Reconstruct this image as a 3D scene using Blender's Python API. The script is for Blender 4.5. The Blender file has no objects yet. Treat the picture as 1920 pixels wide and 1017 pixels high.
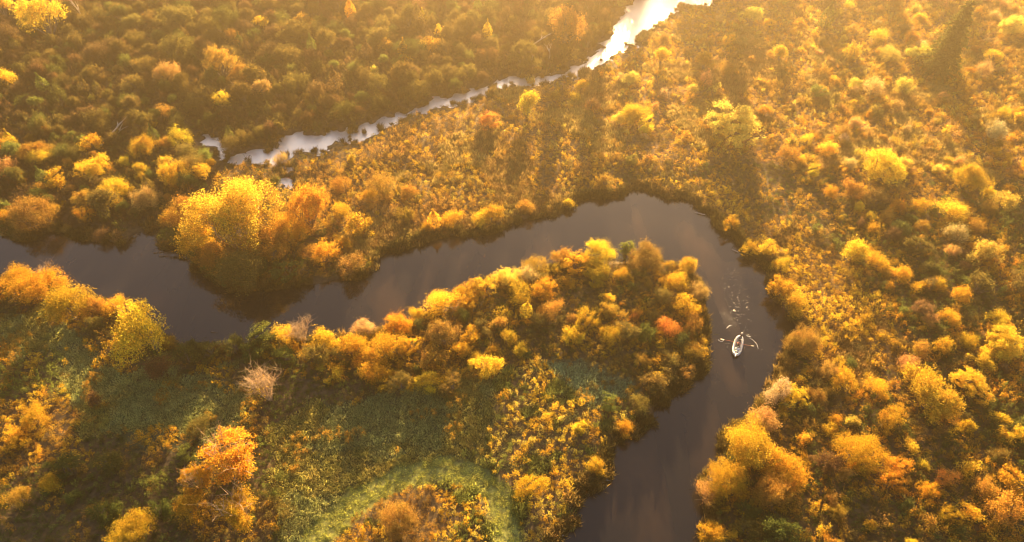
import bpy, bmesh, math, random
import numpy as np
from mathutils import Vector, Matrix
R = math.radians
SC = bpy.context.scene
COL = SC.collection

# ------------------------------------------------------------------ camera, sky, sun, exposure
CAM_H, PITCH, FPX = 100.0, R(45.0), 1280.0          # focal length in pixels of the 1920 px frame
cam_d = bpy.data.cameras.new('camera')
cam_d.sensor_width = 36.0
cam_d.lens = 36.0 * FPX / 1920.0
cam_d.clip_end = 3000.0
cam = bpy.data.objects.new('camera', cam_d)
cam.location = (0, 0, CAM_H)
cam.rotation_euler = (math.pi / 2 - PITCH, 0, 0)
COL.objects.link(cam)
SC.camera = cam

SUN_AZ, SUN_EL = R(8.5), R(12.0)                     # azimuth clockwise from +Y
world = bpy.data.worlds.new('World')
SC.world = world
world.use_nodes = True
nt = world.node_tree
for n in list(nt.nodes):
    nt.nodes.remove(n)
w_out = nt.nodes.new('ShaderNodeOutputWorld')
w_bg = nt.nodes.new('ShaderNodeBackground')
w_sky = nt.nodes.new('ShaderNodeTexSky')
w_sky.sky_type = 'NISHITA'
w_sky.sun_disc = False
w_sky.sun_elevation = SUN_EL
w_sky.sun_rotation = SUN_AZ
w_sky.air_density = 0.8
w_sky.dust_density = 3.0
w_sky.ozone_density = 1.0
w_bg.inputs['Strength'].default_value = 0.05
nt.links.new(w_sky.outputs[0], w_bg.inputs['Color'])
nt.links.new(w_bg.outputs[0], w_out.inputs['Surface'])

sun_d = bpy.data.lights.new('sun', 'SUN')
sun_d.energy = 5.0
sun_d.angle = R(0.5)
sun_d.color = (1.0, 0.675, 0.30)
sun = bpy.data.objects.new('sun', sun_d)
sdir = Vector((math.sin(SUN_AZ) * math.cos(SUN_EL), math.cos(SUN_AZ) * math.cos(SUN_EL), math.sin(SUN_EL)))
sun.rotation_euler = sdir.to_track_quat('Z', 'Y').to_euler()
sun.location = sdir * 600
COL.objects.link(sun)

SC.view_settings.view_transform = 'Standard'
SC.view_settings.look = 'None'
SC.view_settings.exposure = 2.85
SC.view_settings.gamma = 1.0
SC.view_settings.use_curve_mapping = False
SC.render.engine = 'CYCLES'
cy = SC.cycles
cy.max_bounces = 6
cy.diffuse_bounces = 2
cy.glossy_bounces = 2
cy.transmission_bounces = 4
cy.volume_bounces = 0
cy.caustics_reflective = False
cy.caustics_refractive = False
cy.pixel_filter_type = 'BLACKMAN_HARRIS'
cy.filter_width = 1.1
cy.use_denoising = True
try:
    cy.denoiser = 'OPENIMAGEDENOISE'
    cy.denoising_input_passes = 'RGB_ALBEDO_NORMAL'
except Exception:
    pass

# ------------------------------------------------------------------ photo pixel -> place on the ground
CP, SP = math.cos(PITCH), math.sin(PITCH)


def at(px, py, z=0.0):
    a = (px - 960.0) / FPX
    b = -(py - 508.5) / FPX
    dx, dy, dz = a, CP + b * SP, -SP + b * CP
    t = (z - CAM_H) / dz
    return dx * t, dy * t, t                          # t is also the depth along the lens axis


def to_px(x, y, z=0.0):
    zz = z - CAM_H
    d = y * CP - zz * SP
    u = y * SP + zz * CP
    return 960.0 + FPX * x / d, 508.5 - FPX * u / d, d


def ground_poly(pts):
    return np.array([at(*p)[:2] for p in pts])


def inside(P, x, y):
    c = np.zeros(x.shape, bool)
    n = len(P)
    j = n - 1
    for i in range(n):
        xi, yi = P[i]
        xj, yj = P[j]
        with np.errstate(divide='ignore', invalid='ignore'):
            c ^= ((yi > y) != (yj > y)) & (x < (xj - xi) * (y - yi) / (yj - yi + 1e-12) + xi)
        j = i
    return c


def seg_dist(P, x, y, closed=True):
    best = np.full(x.shape, 1e9)
    n = len(P)
    for i in range(n if closed else n - 1):
        ax, ay = P[i]
        bx, by = P[(i + 1) % n]
        vx, vy = bx - ax, by - ay
        L = vx * vx + vy * vy + 1e-9
        t = np.clip(((x - ax) * vx + (y - ay) * vy) / L, 0, 1)
        best = np.minimum(best, (x - ax - t * vx) ** 2 + (y - ay - t * vy) ** 2)
    return np.sqrt(best)


def hash2(ix, iy, seed):
    h = (ix.astype(np.int64) * 374761393 + iy.astype(np.int64) * 668265263 + seed * 974711) & 0xFFFFFFFF
    h = ((h ^ (h >> 13)) * 1274126177) & 0xFFFFFFFF
    h = h ^ (h >> 16)
    return (h & 0xFFFF) / 65535.0


def noise(x, y, s, seed=0):
    x = np.asarray(x, float) / s
    y = np.asarray(y, float) / s
    ix, iy = np.floor(x), np.floor(y)
    fx, fy = x - ix, y - iy
    fx = fx * fx * (3 - 2 * fx)
    fy = fy * fy * (3 - 2 * fy)
    a = hash2(ix, iy, seed) * (1 - fx) + hash2(ix + 1, iy, seed) * fx
    b = hash2(ix, iy + 1, seed) * (1 - fx) + hash2(ix + 1, iy + 1, seed) * fx
    return a * (1 - fy) + b * fy


def fbm(x, y, s, seed=0):
    return (noise(x, y, s, seed) * 0.55 + noise(x, y, s / 2.1, seed + 1) * 0.28 + noise(x, y, s / 4.3, seed + 2) * 0.17)


# river outline: far bank left to right, round the bend, down; then back up the near bank
RIVER = [(-160, 380), (0, 428), (33, 447), (60, 450), (94, 436), (124, 439), (160, 451), (234, 456), (248, 442), (266, 431), (296, 431),
         (303, 449), (311, 466), (341, 469), (351, 498), (401, 528), (440, 540), (518, 543), (589, 533), (640, 528), (690, 520), (710, 507),
         (724, 478), (750, 467), (784, 457), (827, 443), (891, 438), (941, 429), (984, 411), (1041, 401), (1085, 374), (1162, 371),
         (1185, 353), (1222, 361), (1280, 372), (1330, 400), (1350, 430), (1380, 445), (1394, 474), (1437, 498), (1444, 537), (1474, 582),
         (1497, 610), (1473, 642), (1467, 662), (1468, 690), (1425, 755), (1395, 790), (1352, 830), (1342, 866), (1318, 912), (1332, 955),
         (1325, 980), (1307, 1012), (1290, 1090), (1270, 1200), (1250, 1330),
         (990, 1330), (1005, 1200), (1030, 1085), (1043, 1016), (1078, 980), (1082, 926), (1130, 897), (1142, 858), (1157, 839), (1195, 812),
         (1225, 782), (1230, 762), (1272, 732), (1316, 702), (1318, 650), (1322, 610), (1316, 570), (1312, 540), (1286, 510), (1262, 494),
         (1220, 484), (1170, 486), (1125, 482), (1052, 492), (1020, 506), (960, 520), (900, 536), (850, 566), (780, 598), (720, 618),
         (660, 636), (560, 630), (500, 634), (455, 652), (400, 654), (345, 656), (310, 630), (240, 600), (190, 572), (120, 546), (50, 524),
         (0, 528), (-160, 500)]
STREAM = [(386, 254), (396, 258), (411, 266), (421, 288), (446, 294), (488, 284), (514, 283), (536, 259), (582, 253), (635, 250), (690, 232),
          (737, 220), (780, 205), (827, 185), (907, 167), (928, 157), (958, 146), (988, 146), (1015, 147), (1061, 137), (1101, 110),
          (1142, 80), (1162, 38), (1182, 13), (1205, -5), (1250, -35), (1340, -70), (1430, -85), (1430, -30), (1345, -14), (1330, 10), (1283, 15),
          (1257, 28), (1230, 48), (1208, 66), (1192, 84), (1168, 96), (1140, 112), (1108, 131), (1075, 145), (1028, 152), (974, 164),
          (934, 161), (907, 181), (857, 198), (820, 202), (787, 208), (757, 227), (713, 247), (673, 264), (640, 268), (609, 281), (560, 290), (538, 298),
          (540, 330), (545, 350), (539, 351), (534, 330), (527, 305), (492, 308), (440, 306), (415, 296), (402, 272), (384, 262)]
G_RIVER, G_STREAM = ground_poly(RIVER), ground_poly(STREAM)


def water_sd(x, y):
    """metres to the water's edge, negative in the water"""
    x = np.asarray(x, float)
    y = np.asarray(y, float)
    d1 = seg_dist(G_RIVER, x, y) * np.where(inside(G_RIVER, x, y), -1, 1)
    d2 = seg_dist(G_STREAM, x, y) * np.where(inside(G_STREAM, x, y), -1, 1)
    wob = (noise(x, y, 4.5, 11) - 0.5) * 2.0 + (noise(x, y, 1.9, 12) - 0.5) * 1.0
    d2 = d2 + (noise(x, y, 2.6, 15) - 0.5) * 3.6 + (noise(x, y, 1.1, 16) - 0.5) * 3.2 - 0.1
    return np.minimum(d1 + wob * 0.8, d2), d1, d2


def land_z(x, y, sd=None):
    if sd is None:
        sd = water_sd(x, y)[0]
    t = np.clip((sd + 1.2) / 2.6, 0, 1)
    z = -0.9 + (t * t * (3 - 2 * t)) * 1.45
    return z + np.clip(sd / 14, 0, 1) * (fbm(x, y, 26, 21) * 1.5 - 0.2)


# zones of the marsh, drawn on the photo and laid on the ground
ZP = {k: ground_poly(v) for k, v in {
    'meadow1': [(120, 690), (250, 700), (330, 720), (440, 715), (480, 780), (430, 840), (330, 850), (250, 850), (190, 800), (150, 755)],
    'meadow2': [(0, 575), (60, 600), (140, 620), (200, 660), (150, 690), (60, 665), (0, 650)],
    'meadow3': [(520, 800), (620, 760), (740, 745), (860, 735), (935, 725), (915, 860), (905, 895), (800, 885), (700, 930), (600, 1010), (550, 1020), (560, 930), (530, 860)],
    'meadow4': [(1030, 676), (1100, 683), (1180, 712), (1205, 745), (1150, 765), (1060, 750)],
    'goldlow': [(930, 690), (1020, 668), (1050, 760), (1140, 770), (1215, 790), (1150, 840), (1080, 900), (1075, 980), (1035, 1060), (880, 1060), (700, 1060), (640, 1040), (690, 960), (830, 905), (915, 890)],
    'rust': [(690, 1000), (700, 955), (760, 935), (820, 960), (840, 1010), (780, 1050), (700, 1040)],
    'gold_left': [(-60, 640), (120, 690), (150, 760), (190, 800), (130, 850), (60, 930), (0, 1000), (-80, 1000)],
    'thicket': [(-600, -260), (1420, -260), (1345, -70), (1240, -20), (1142, 80), (1061, 137), (958, 146), (780, 205), (635, 250), (535, 262), (448, 294), (330, 400), (260, 430), (0, 425), (-300, 380)],
    'far_right': [(1420, -260), (2600, -260), (2400, 340), (1700, 345), (1290, 300), (1150, 330), (1080, 180), (1190, 90)],
    'marsh': [(550, 300), (640, 268), (820, 202), (974, 164), (1110, 131), (1180, 330), (1085, 374), (984, 411), (827, 443), (724, 478), (640, 520), (600, 420)],
    'point': [(300, 430), (420, 300), (540, 330), (620, 420), (700, 500), (600, 545), (420, 540), (340, 480)],
    'reedbank': [(1222, 345), (1350, 360), (1560, 470), (1640, 600), (1760, 700), (1500, 700), (1440, 540), (1380, 445), (1280, 372)],
    'dark_right': [(1560, 420), (2100, 330), (2200, 800), (1700, 720), (1640, 600)],
    'tongue': [(430, 660), (560, 640), (780, 600), (900, 540), (1030, 505), (1250, 480), (1315, 560), (1315, 690), (1230, 750), (1100, 670), (940, 690), (860, 760), (700, 740), (560, 720)],
    'low_right': [(1480, 690), (1760, 690), (2000, 760), (2100, 1200), (1330, 1200), (1330, 900), (1430, 760)],
}.items()}
TRACK = ground_poly([(570, 1050), (622, 985), (690, 932), (760, 897), (830, 884), (900, 902), (938, 938), (948, 985), (955, 1060)])
RUTS = [ground_poly([(905, 925), (1000, 852), (1085, 776), (1170, 752)]), ground_poly([(860, 868), (920, 800), (985, 742), (1015, 690)]),
        ground_poly([(930, 860), (1000, 792), (1060, 745)])]

# ------------------------------------------------------------------ materials
def new_mat(name):
    m = bpy.data.materials.new(name)
    m.use_nodes = True
    t = m.node_tree
    for n in list(t.nodes):
        t.nodes.remove(n)
    return m, t, t.nodes.new('ShaderNodeOutputMaterial')


def leaf_mat(name, source):
    """thin leaves: half of the light bounces, half shines through"""
    m, t, out = new_mat(name)
    N, L = t.nodes, t.links
    if source == 'object':
        c = N.new('ShaderNodeObjectInfo')
        col = c.outputs['Color']
    else:
        c = N.new('ShaderNodeAttribute')
        c.attribute_type = 'INSTANCER'
        c.attribute_name = 'tint'
        col = c.outputs['Color']
    geo = N.new('ShaderNodeNewGeometry')
    ramp = N.new('ShaderNodeValToRGB')
    e = ramp.color_ramp.elements
    e[0].position, e[0].color = 0.0, (0.45, 0.50, 0.50, 1)
    e[1].position, e[1].color = 1.0, (1.45, 1.35, 1.1, 1)
    x = ramp.color_ramp.elements.new(0.5)
    x.color = (1.0, 1.0, 1.0, 1)
    L.new(geo.outputs['Random Per Island'], ramp.inputs[0])
    mul = N.new('ShaderNodeMix')
    mul.data_type = 'RGBA'
    mul.blend_type = 'MULTIPLY'
    mul.inputs[0].default_value = 1.0
    L.new(col, mul.inputs[6])
    L.new(ramp.outputs[0], mul.inputs[7])
    # patches of drier leaf within a crown
    nz = N.new('ShaderNodeTexNoise')
    nz.inputs['Scale'].default_value = 0.55
    nz.inputs['Detail'].default_value = 2.0
    L.new(geo.outputs['Position'], nz.inputs['Vector'])
    hs = N.new('ShaderNodeHueSaturation')
    mr = N.new('ShaderNodeMapRange')
    mr.inputs[1].default_value, mr.inputs[2].default_value = 0.3, 0.7
    mr.inputs[3].default_value, mr.inputs[4].default_value = 0.488, 0.512
    L.new(nz.outputs[0], mr.inputs[0])
    L.new(mr.outputs[0], hs.inputs['Hue'])
    L.new(mul.outputs[2], hs.inputs['Color'])
    dif = N.new('ShaderNodeBsdfDiffuse')
    tra = N.new('ShaderNodeBsdfTranslucent')
    L.new(hs.outputs[0], dif.inputs[0])
    L.new(hs.outputs[0], tra.inputs[0])
    mx = N.new('ShaderNodeMixShader')
    mx.inputs[0].default_value = 0.45
    L.new(dif.outputs[0], mx.inputs[1])
    L.new(tra.outputs[0], mx.inputs[2])
    L.new(mx.outputs[0], out.inputs['Surface'])
    return m


def plain_mat(name, col, rough=0.6, metal=0.0, var=0.25, scale=6.0):
    m, t, out = new_mat(name)
    N, L = t.nodes, t.links
    b = N.new('ShaderNodeBsdfPrincipled')
    b.inputs['Roughness'].default_value = rough
    b.inputs['Metallic'].default_value = metal
    tc = N.new('ShaderNodeTexCoord')
    nz = N.new('ShaderNodeTexNoise')
    nz.inputs['Scale'].default_value = scale
    nz.inputs['Detail'].default_value = 4
    L.new(tc.outputs['Object'], nz.inputs['Vector'])
    r = N.new('ShaderNodeValToRGB')
    r.color_ramp.elements[0].position = 0.3
    r.color_ramp.elements[1].position = 0.7
    r.color_ramp.elements[0].color = tuple(c * (1 - var) for c in col) + (1,)
    r.color_ramp.elements[1].color = tuple(min(1, c * (1 + var)) for c in col) + (1,)
    L.new(nz.outputs[0], r.inputs[0])
    L.new(r.outputs[0], b.inputs['Base Color'])
    L.new(b.outputs[0], out.inputs['Surface'])
    return m


M_LEAF = leaf_mat('autumn_leaves', 'object')
M_COVER = leaf_mat('undergrowth_leaves', 'instancer')
M_BARK = plain_mat('grey_brown_bark', (0.16, 0.12, 0.085), 0.9)
M_PALE = plain_mat('pale_dead_wood', (0.50, 0.42, 0.34), 0.85)
M_TWIG = plain_mat('pale_twigs', (0.46, 0.31, 0.16), 0.85)


def ground_material():
    m, t, out = new_mat('marsh_soil')
    N, L = t.nodes, t.links
    b = N.new('ShaderNodeBsdfPrincipled')
    b.inputs['Roughness'].default_value = 0.95
    a = N.new('ShaderNodeAttribute')
    a.attribute_name = 'soil'
    geo = N.new('ShaderNodeNewGeometry')
    nz = N.new('ShaderNodeTexNoise')
    nz.inputs['Scale'].default_value = 1.3
    nz.inputs['Detail'].default_value = 6
    L.new(geo.outputs['Position'], nz.inputs['Vector'])
    r = N.new('ShaderNodeValToRGB')
    r.color_ramp.elements[0].position = 0.32
    r.color_ramp.elements[1].position = 0.7
    r.color_ramp.elements[0].color = (0.45, 0.45, 0.45, 1)
    r.color_ramp.elements[1].color = (1.4, 1.35, 1.2, 1)
    L.new(nz.outputs[0], r.inputs[0])
    mu = N.new('ShaderNodeMix')
    mu.data_type = 'RGBA'
    mu.blend_type = 'MULTIPLY'
    mu.inputs[0].default_value = 1
    L.new(a.outputs['Color'], mu.inputs[6])
    L.new(r.outputs[0], mu.inputs[7])
    L.new(mu.outputs[2], b.inputs['Base Color'])
    bp = N.new('ShaderNodeBump')
    bp.inputs['Strength'].default_value = 0.6
    bp.inputs['Distance'].default_value = 0.3
    L.new(nz.outputs[0], bp.inputs['Height'])
    L.new(bp.outputs[0], b.inputs['Normal'])
    L.new(b.outputs[0], out.inputs['Surface'])
    return m


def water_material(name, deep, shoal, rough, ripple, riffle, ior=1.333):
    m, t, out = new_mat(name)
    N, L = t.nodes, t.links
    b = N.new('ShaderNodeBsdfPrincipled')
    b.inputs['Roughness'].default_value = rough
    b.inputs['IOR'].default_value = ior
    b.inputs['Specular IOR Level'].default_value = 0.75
    geo = N.new('ShaderNodeNewGeometry')
    # river: silt and sand bars seen through brown water; stream: painted sky sheen
    mp = N.new('ShaderNodeMapping')
    mp.inputs['Scale'].default_value = (0.10, 0.035, 0.1)
    mp.inputs['Rotation'].default_value = (0, 0, R(-12))
    L.new(geo.outputs['Position'], mp.inputs['Vector'])
    nz = N.new('ShaderNodeTexNoise')
    nz.inputs['Detail'].default_value = 5
    nz.inputs['Scale'].default_value = 1.0
    nz.inputs['Distortion'].default_value = 0.6
    L.new(mp.outputs[0], nz.inputs['Vector'])
    r = N.new('ShaderNodeValToRGB')
    r.color_ramp.elements[0].position = 0.46
    r.color_ramp.elements[1].position = 0.76
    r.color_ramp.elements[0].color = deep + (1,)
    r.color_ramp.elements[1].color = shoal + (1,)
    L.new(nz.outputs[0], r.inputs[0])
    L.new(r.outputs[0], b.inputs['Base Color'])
    w1 = N.new('ShaderNodeTexNoise')
    w1.inputs['Scale'].default_value = 0.9
    w1.inputs['Detail'].default_value = 5
    L.new(geo.outputs['Position'], w1.inputs['Vector'])
    bp = N.new('ShaderNodeBump')
    bp.inputs['Strength'].default_value = 1.0
    bp.inputs['Distance'].default_value = ripple
    L.new(w1.outputs[0], bp.inputs['Height'])
    last = bp
    if riffle:
        for (cx, cy_, rad, amt, sc) in riffle:
            d = N.new('ShaderNodeVectorMath')
            d.operation = 'SUBTRACT'
            d.inputs[1].default_value = (cx, cy_, 0)
            L.new(geo.outputs['Position'], d.inputs[0])
            s = N.new('ShaderNodeVectorMath')
            s.operation = 'MULTIPLY'
            s.inputs[1].default_value = (1 / rad[0], 1 / rad[1], 0)
            L.new(d.outputs[0], s.inputs[0])
            ln = N.new('ShaderNodeVectorMath')
            ln.operation = 'LENGTH'
            L.new(s.outputs[0], ln.inputs[0])
            mr = N.new('ShaderNodeMapRange')
            mr.interpolation_type = 'SMOOTHSTEP'
            mr.inputs[1].default_value, mr.inputs[2].default_value = 1.0, 0.2
            mr.inputs[3].default_value, mr.inputs[4].default_value = 0.0, amt
            L.new(ln.outputs['Value'], mr.inputs[0])
            w2 = N.new('ShaderNodeTexNoise')
            w2.inputs['Scale'].default_value = sc
            w2.inputs['Detail'].default_value = 3
            w2.inputs['Distortion'].default_value = 0.8
            L.new(geo.outputs['Position'], w2.inputs['Vector'])
            b2 = N.new('ShaderNodeBump')
            b2.inputs['Strength'].default_value = 1.0
            L.new(mr.outputs[0], b2.inputs['Distance'])
            L.new(w2.outputs[0], b2.inputs['Height'])
            L.new(last.outputs[0], b2.inputs['Normal'])
            last = b2
    L.new(last.outputs[0], b.inputs['Normal'])
    L.new(b.outputs[0], out.inputs['Surface'])
    return m


# ------------------------------------------------------------------ object helpers
def mesh_obj(name, me, parent=None, loc=None):
    o = bpy.data.objects.new(name, me)
    COL.objects.link(o)
    if parent is not None:
        o.parent = parent
    if loc is not None:
        o.location = loc
    return o


def empty(name, loc, rz=0.0, scale=(1, 1, 1)):
    o = bpy.data.objects.new(name, None)
    o.empty_display_size = 0.3
    o.location = loc
    o.rotation_euler = (0, 0, rz)
    o.scale = scale
    COL.objects.link(o)
    return o


def tag(o, label=None, cat=None, group=None, kind=None):
    if label:
        o['label'] = label
    if cat:
        o['category'] = cat
    if group:
        o['group'] = group
    if kind:
        o['kind'] = kind
    return o


def quads_mesh(name, V, mat, k=4):
    """V: (n, k, 3) loose faces"""
    n = len(V)
    me = bpy.data.meshes.new(name)
    me.vertices.add(n * k)
    me.vertices.foreach_set('co', V.reshape(-1).astype(np.float32))
    me.loops.add(n * k)
    me.loops.foreach_set('vertex_index', np.arange(n * k, dtype=np.int32))
    me.polygons.add(n)
    me.polygons.foreach_set('loop_start', np.arange(0, n * k, k, dtype=np.int32))
    me.update(calc_edges=True)
    me.materials.append(mat)
    return me


def grid_mesh(name, X, Y, Z, keep=None):
    ny, nx = X.shape
    idx = np.arange(nx * ny).reshape(ny, nx)
    f = np.stack([idx[:-1, :-1], idx[:-1, 1:], idx[1:, 1:], idx[1:, :-1]], -1).reshape(-1, 4)
    V = np.stack([X, Y, Z], -1).reshape(-1, 3)
    if keep is not None:
        kk = keep.reshape(-1)
        f = f[kk[f].any(1)]
        used = np.unique(f)
        remap = np.full(nx * ny, -1)
        remap[used] = np.arange(len(used))
        f = remap[f]
        V = V[used]
    me = bpy.data.meshes.new(name)
    me.vertices.add(len(V))
    me.vertices.foreach_set('co', V.reshape(-1).astype(np.float32))
    me.loops.add(len(f) * 4)
    me.loops.foreach_set('vertex_index', f.reshape(-1).astype(np.int32))
    me.polygons.add(len(f))
    me.polygons.foreach_set('loop_start', np.arange(0, len(f) * 4, 4, dtype=np.int32))
    me.polygons.foreach_set('use_smooth', np.ones(len(f), bool))
    me.update(calc_edges=True)
    return me


def axis(lo, f0, f1, hi, step):
    mid = list(np.arange(f0, f1 + 0.01, step))
    a, s, v = [], step, mid[0]
    while v > lo:
        s *= 1.25
        v = max(lo, v - s)
        a.append(v)
    b, s, v = [], step, mid[-1]
    while v < hi:
        s *= 1.25
        v = min(hi, v + s)
        b.append(v)
    return np.array(a[::-1] + mid + b)


def tube(bm, pts, rads, sides=6, mat=0, cap=True):
    pts = [Vector(p) for p in pts]
    rings = []
    for i, p in enumerate(pts):
        d = (pts[min(i + 1, len(pts) - 1)] - pts[max(i - 1, 0)])
        d = d.normalized() if d.length > 1e-6 else Vector((0, 0, 1))
        up = Vector((0, 0, 1)) if abs(d.z) < 0.9 else Vector((1, 0, 0))
        u = d.cross(up).normalized()
        v = d.cross(u)
        rings.append([bm.verts.new(p + (u * math.cos(2 * math.pi * k / sides) + v * math.sin(2 * math.pi * k / sides)) * rads[i]) for k in range(sides)])
    for a, b in zip(rings[:-1], rings[1:]):
        for k in range(sides):
            f = bm.faces.new((a[k], a[(k + 1) % sides], b[(k + 1) % sides], b[k]))
            f.material_index = mat
            f.smooth = True
    if cap and sides > 2:
        bm.faces.new(rings[0]).material_index = mat
        bm.faces.new(rings[-1][::-1]).material_index = mat


def box(bm, c, s, rz=0.0, bevel=0.0):
    g = bmesh.ops.create_cube(bm, size=1.0)
    bmesh.ops.scale(bm, vec=s, verts=g['verts'])
    if bevel:
        es = list({e for v in g['verts'] for e in v.link_edges})
        r = bmesh.ops.bevel(bm, geom=es, offset=bevel, segments=2, affect='EDGES')
        vs = list({v for f in r['faces'] for v in f.verts} | {v for v in g['verts'] if v.is_valid})
    else:
        vs = g['verts']
    bmesh.ops.rotate(bm, cent=(0, 0, 0), matrix=Matrix.Rotation(rz, 3, 'Z'), verts=vs)
    bmesh.ops.translate(bm, vec=c, verts=vs)


def bm_mesh(name, bm, mats):
    me = bpy.data.meshes.new(name)
    bm.normal_update()
    bm.to_mesh(me)
    bm.free()
    for m in (mats if isinstance(mats, (list, tuple)) else [mats]):
        me.materials.append(m)
    return me


# ------------------------------------------------------------------ setting: ground, river, stream
GX = axis(-440, -215, 215, 440, 0.85)
GY = axis(-90, 24, 300, 480, 0.85)
X, Y = np.meshgrid(GX, GY)
SD, D1, D2 = water_sd(X, Y)
Z = land_z(X, Y, SD)
me = grid_mesh('ground', X, Y, Z)
xx, yy = X.reshape(-1), Y.reshape(-1)
n1 = fbm(xx, yy, 14, 41)[:, None]
soil = (1 - n1) * np.array([[0.085, 0.056, 0.026]]) + n1 * np.array([[0.135, 0.085, 0.032]])
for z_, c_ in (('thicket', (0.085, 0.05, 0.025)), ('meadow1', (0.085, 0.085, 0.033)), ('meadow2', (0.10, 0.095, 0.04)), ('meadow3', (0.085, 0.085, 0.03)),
               ('meadow4', (0.11, 0.12, 0.05)), ('reedbank', (0.17, 0.10, 0.03)), ('marsh', (0.15, 0.09, 0.03)), ('far_right', (0.17, 0.10, 0.04))):
    k_ = inside(ZP[z_], xx, yy)
    soil[k_] = np.array(c_) * (0.7 + 0.6 * n1[k_])
trk = seg_dist(TRACK, xx, yy, False)
soil[trk < 2.2] = (0.19, 0.20, 0.045)
soil[SD.reshape(-1) < 0.5] = (0.05, 0.033, 0.02)
ca = me.color_attributes.new('soil', 'FLOAT_COLOR', 'POINT')
ca.data.foreach_set('color', np.concatenate([soil, np.ones((len(soil), 1))], 1).reshape(-1).astype(np.float32))
me.materials.append(ground_material())
tag(mesh_obj('ground', me), kind='structure')

bx, by, _ = at(1385, 570)
cx2, cy2, _ = at(1384, 648)
M_RIVER = water_material('river_water', (0.012, 0.0105, 0.010), (0.045, 0.028, 0.017), 0.03, 0.004,
                         [(bx, by, (7.0, 19.0), 0.03, 2.6), (cx2, cy2, (7.5, 6.0), 0.03, 3.0)])
M_WAVE = water_material('wavelet_water', (0.026, 0.019, 0.015), (0.04, 0.03, 0.02), 0.13, 0.003, None)
M_STREAM = water_material('stream_water', (0.46, 0.385, 0.32), (0.60, 0.52, 0.45), 0.36, 0.03, None, 2.7)  # pale base and high IOR stand in for the bright sky reflection
wx, wy = np.arange(-215, 216, 1.0), np.arange(24, 301, 1.0)
WX, WY = np.meshgrid(wx, wy)
_, E1, E2 = water_sd(WX, WY)
me = grid_mesh('river', WX, WY, np.zeros_like(WX), E1 < 2.4)
me.materials.append(M_RIVER)
tag(mesh_obj('river', me), kind='structure')
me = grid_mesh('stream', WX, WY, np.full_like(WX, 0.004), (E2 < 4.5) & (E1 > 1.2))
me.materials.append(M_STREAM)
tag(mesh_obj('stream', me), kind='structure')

# steep little wavelets on the riffle ahead of the raft: their far slopes tilt towards the low sun
def wavelets():
    r = np.random.default_rng(88)
    V, F = [], []
    spots = []
    for i in range(150):
        k = r.choice(3, p=(.3, .55, .15))
        if k == 0:
            px, py = r.normal(1376, 13), r.normal(592, 15)
        elif k == 1:
            px, py = r.normal(1385, 20), r.uniform(490, 635)
        else:
            t = r.uniform(0, 1)
            px, py = 1389 + r.choice([-1, 1]) * (6 + 30 * t) + r.normal(0, 4), 624 + 34 * t + r.normal(0, 3)
        x, y, _ = at(px, py)
        if water_sd(np.array([x]), np.array([y]))[0][0] > -1.0:
            continue
        dx, dy = x - at(1384, 648)[0], y - at(1384, 648)[1]
        if abs(dx) < 1.6 and abs(dy) < 3.2:
            continue
        spots.append((x, y))
    for (x, y) in spots:
        ln, wd = r.uniform(.08, .26), r.uniform(.05, .125)
        h = wd * r.uniform(.22, .42)
        a = r.normal(0.1, .5)
        b0 = len(V)
        for i, u in enumerate(np.linspace(-1, 1, 5)):
            for j, q in enumerate((-1, -.5, 0, .5, 1)):
                lx, ly = u * ln, q * wd * math.sqrt(max(0.0, 1 - u * u * .8)) + .25 * ln * u * u
                z = h * math.cos(q * math.pi / 2) ** 1.0 * (1 - u * u)
                V.append((x + lx * math.cos(a) - ly * math.sin(a), y + lx * math.sin(a) + ly * math.cos(a), .004 + z))
        for i in range(4):
            for j in range(4):
                q = b0 + i * 5 + j
                F.append((q, q + 5, q + 6, q + 1))
    m = bpy.data.meshes.new('river_wavelets')
    m.from_pydata(V, [], F)
    m.polygons.foreach_set('use_smooth', np.ones(len(F), bool))
    m.materials.append(M_WAVE)
    tag(mesh_obj('river_wavelets', m), kind='stuff')


wavelets()

# ------------------------------------------------------------------ foliage builders
def leaves(rng, C, Nrm, size, aspect=0.6, wild=0.8):
    """one bent-tip leaf (a rhombus) at each point of C"""
    n = len(C)
    nr = Nrm + rng.normal(0, wild, (n, 3))
    nr /= np.linalg.norm(nr, axis=1, keepdims=True) + 1e-9
    a = rng.normal(0, 1, (n, 3))
    a -= nr * (a * nr).sum(1, keepdims=True)
    a /= np.linalg.norm(a, axis=1, keepdims=True) + 1e-9
    b = np.cross(nr, a)
    s = (size * rng.uniform(0.6, 1.4, n))[:, None]
    return np.stack([C - a * s * 0.5, C + b * s * aspect * 0.5 - a * s * 0.05, C + a * s * 0.5 - nr * s * 0.12, C - b * s * aspect * 0.5 - a * s * 0.05], 1)


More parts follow.
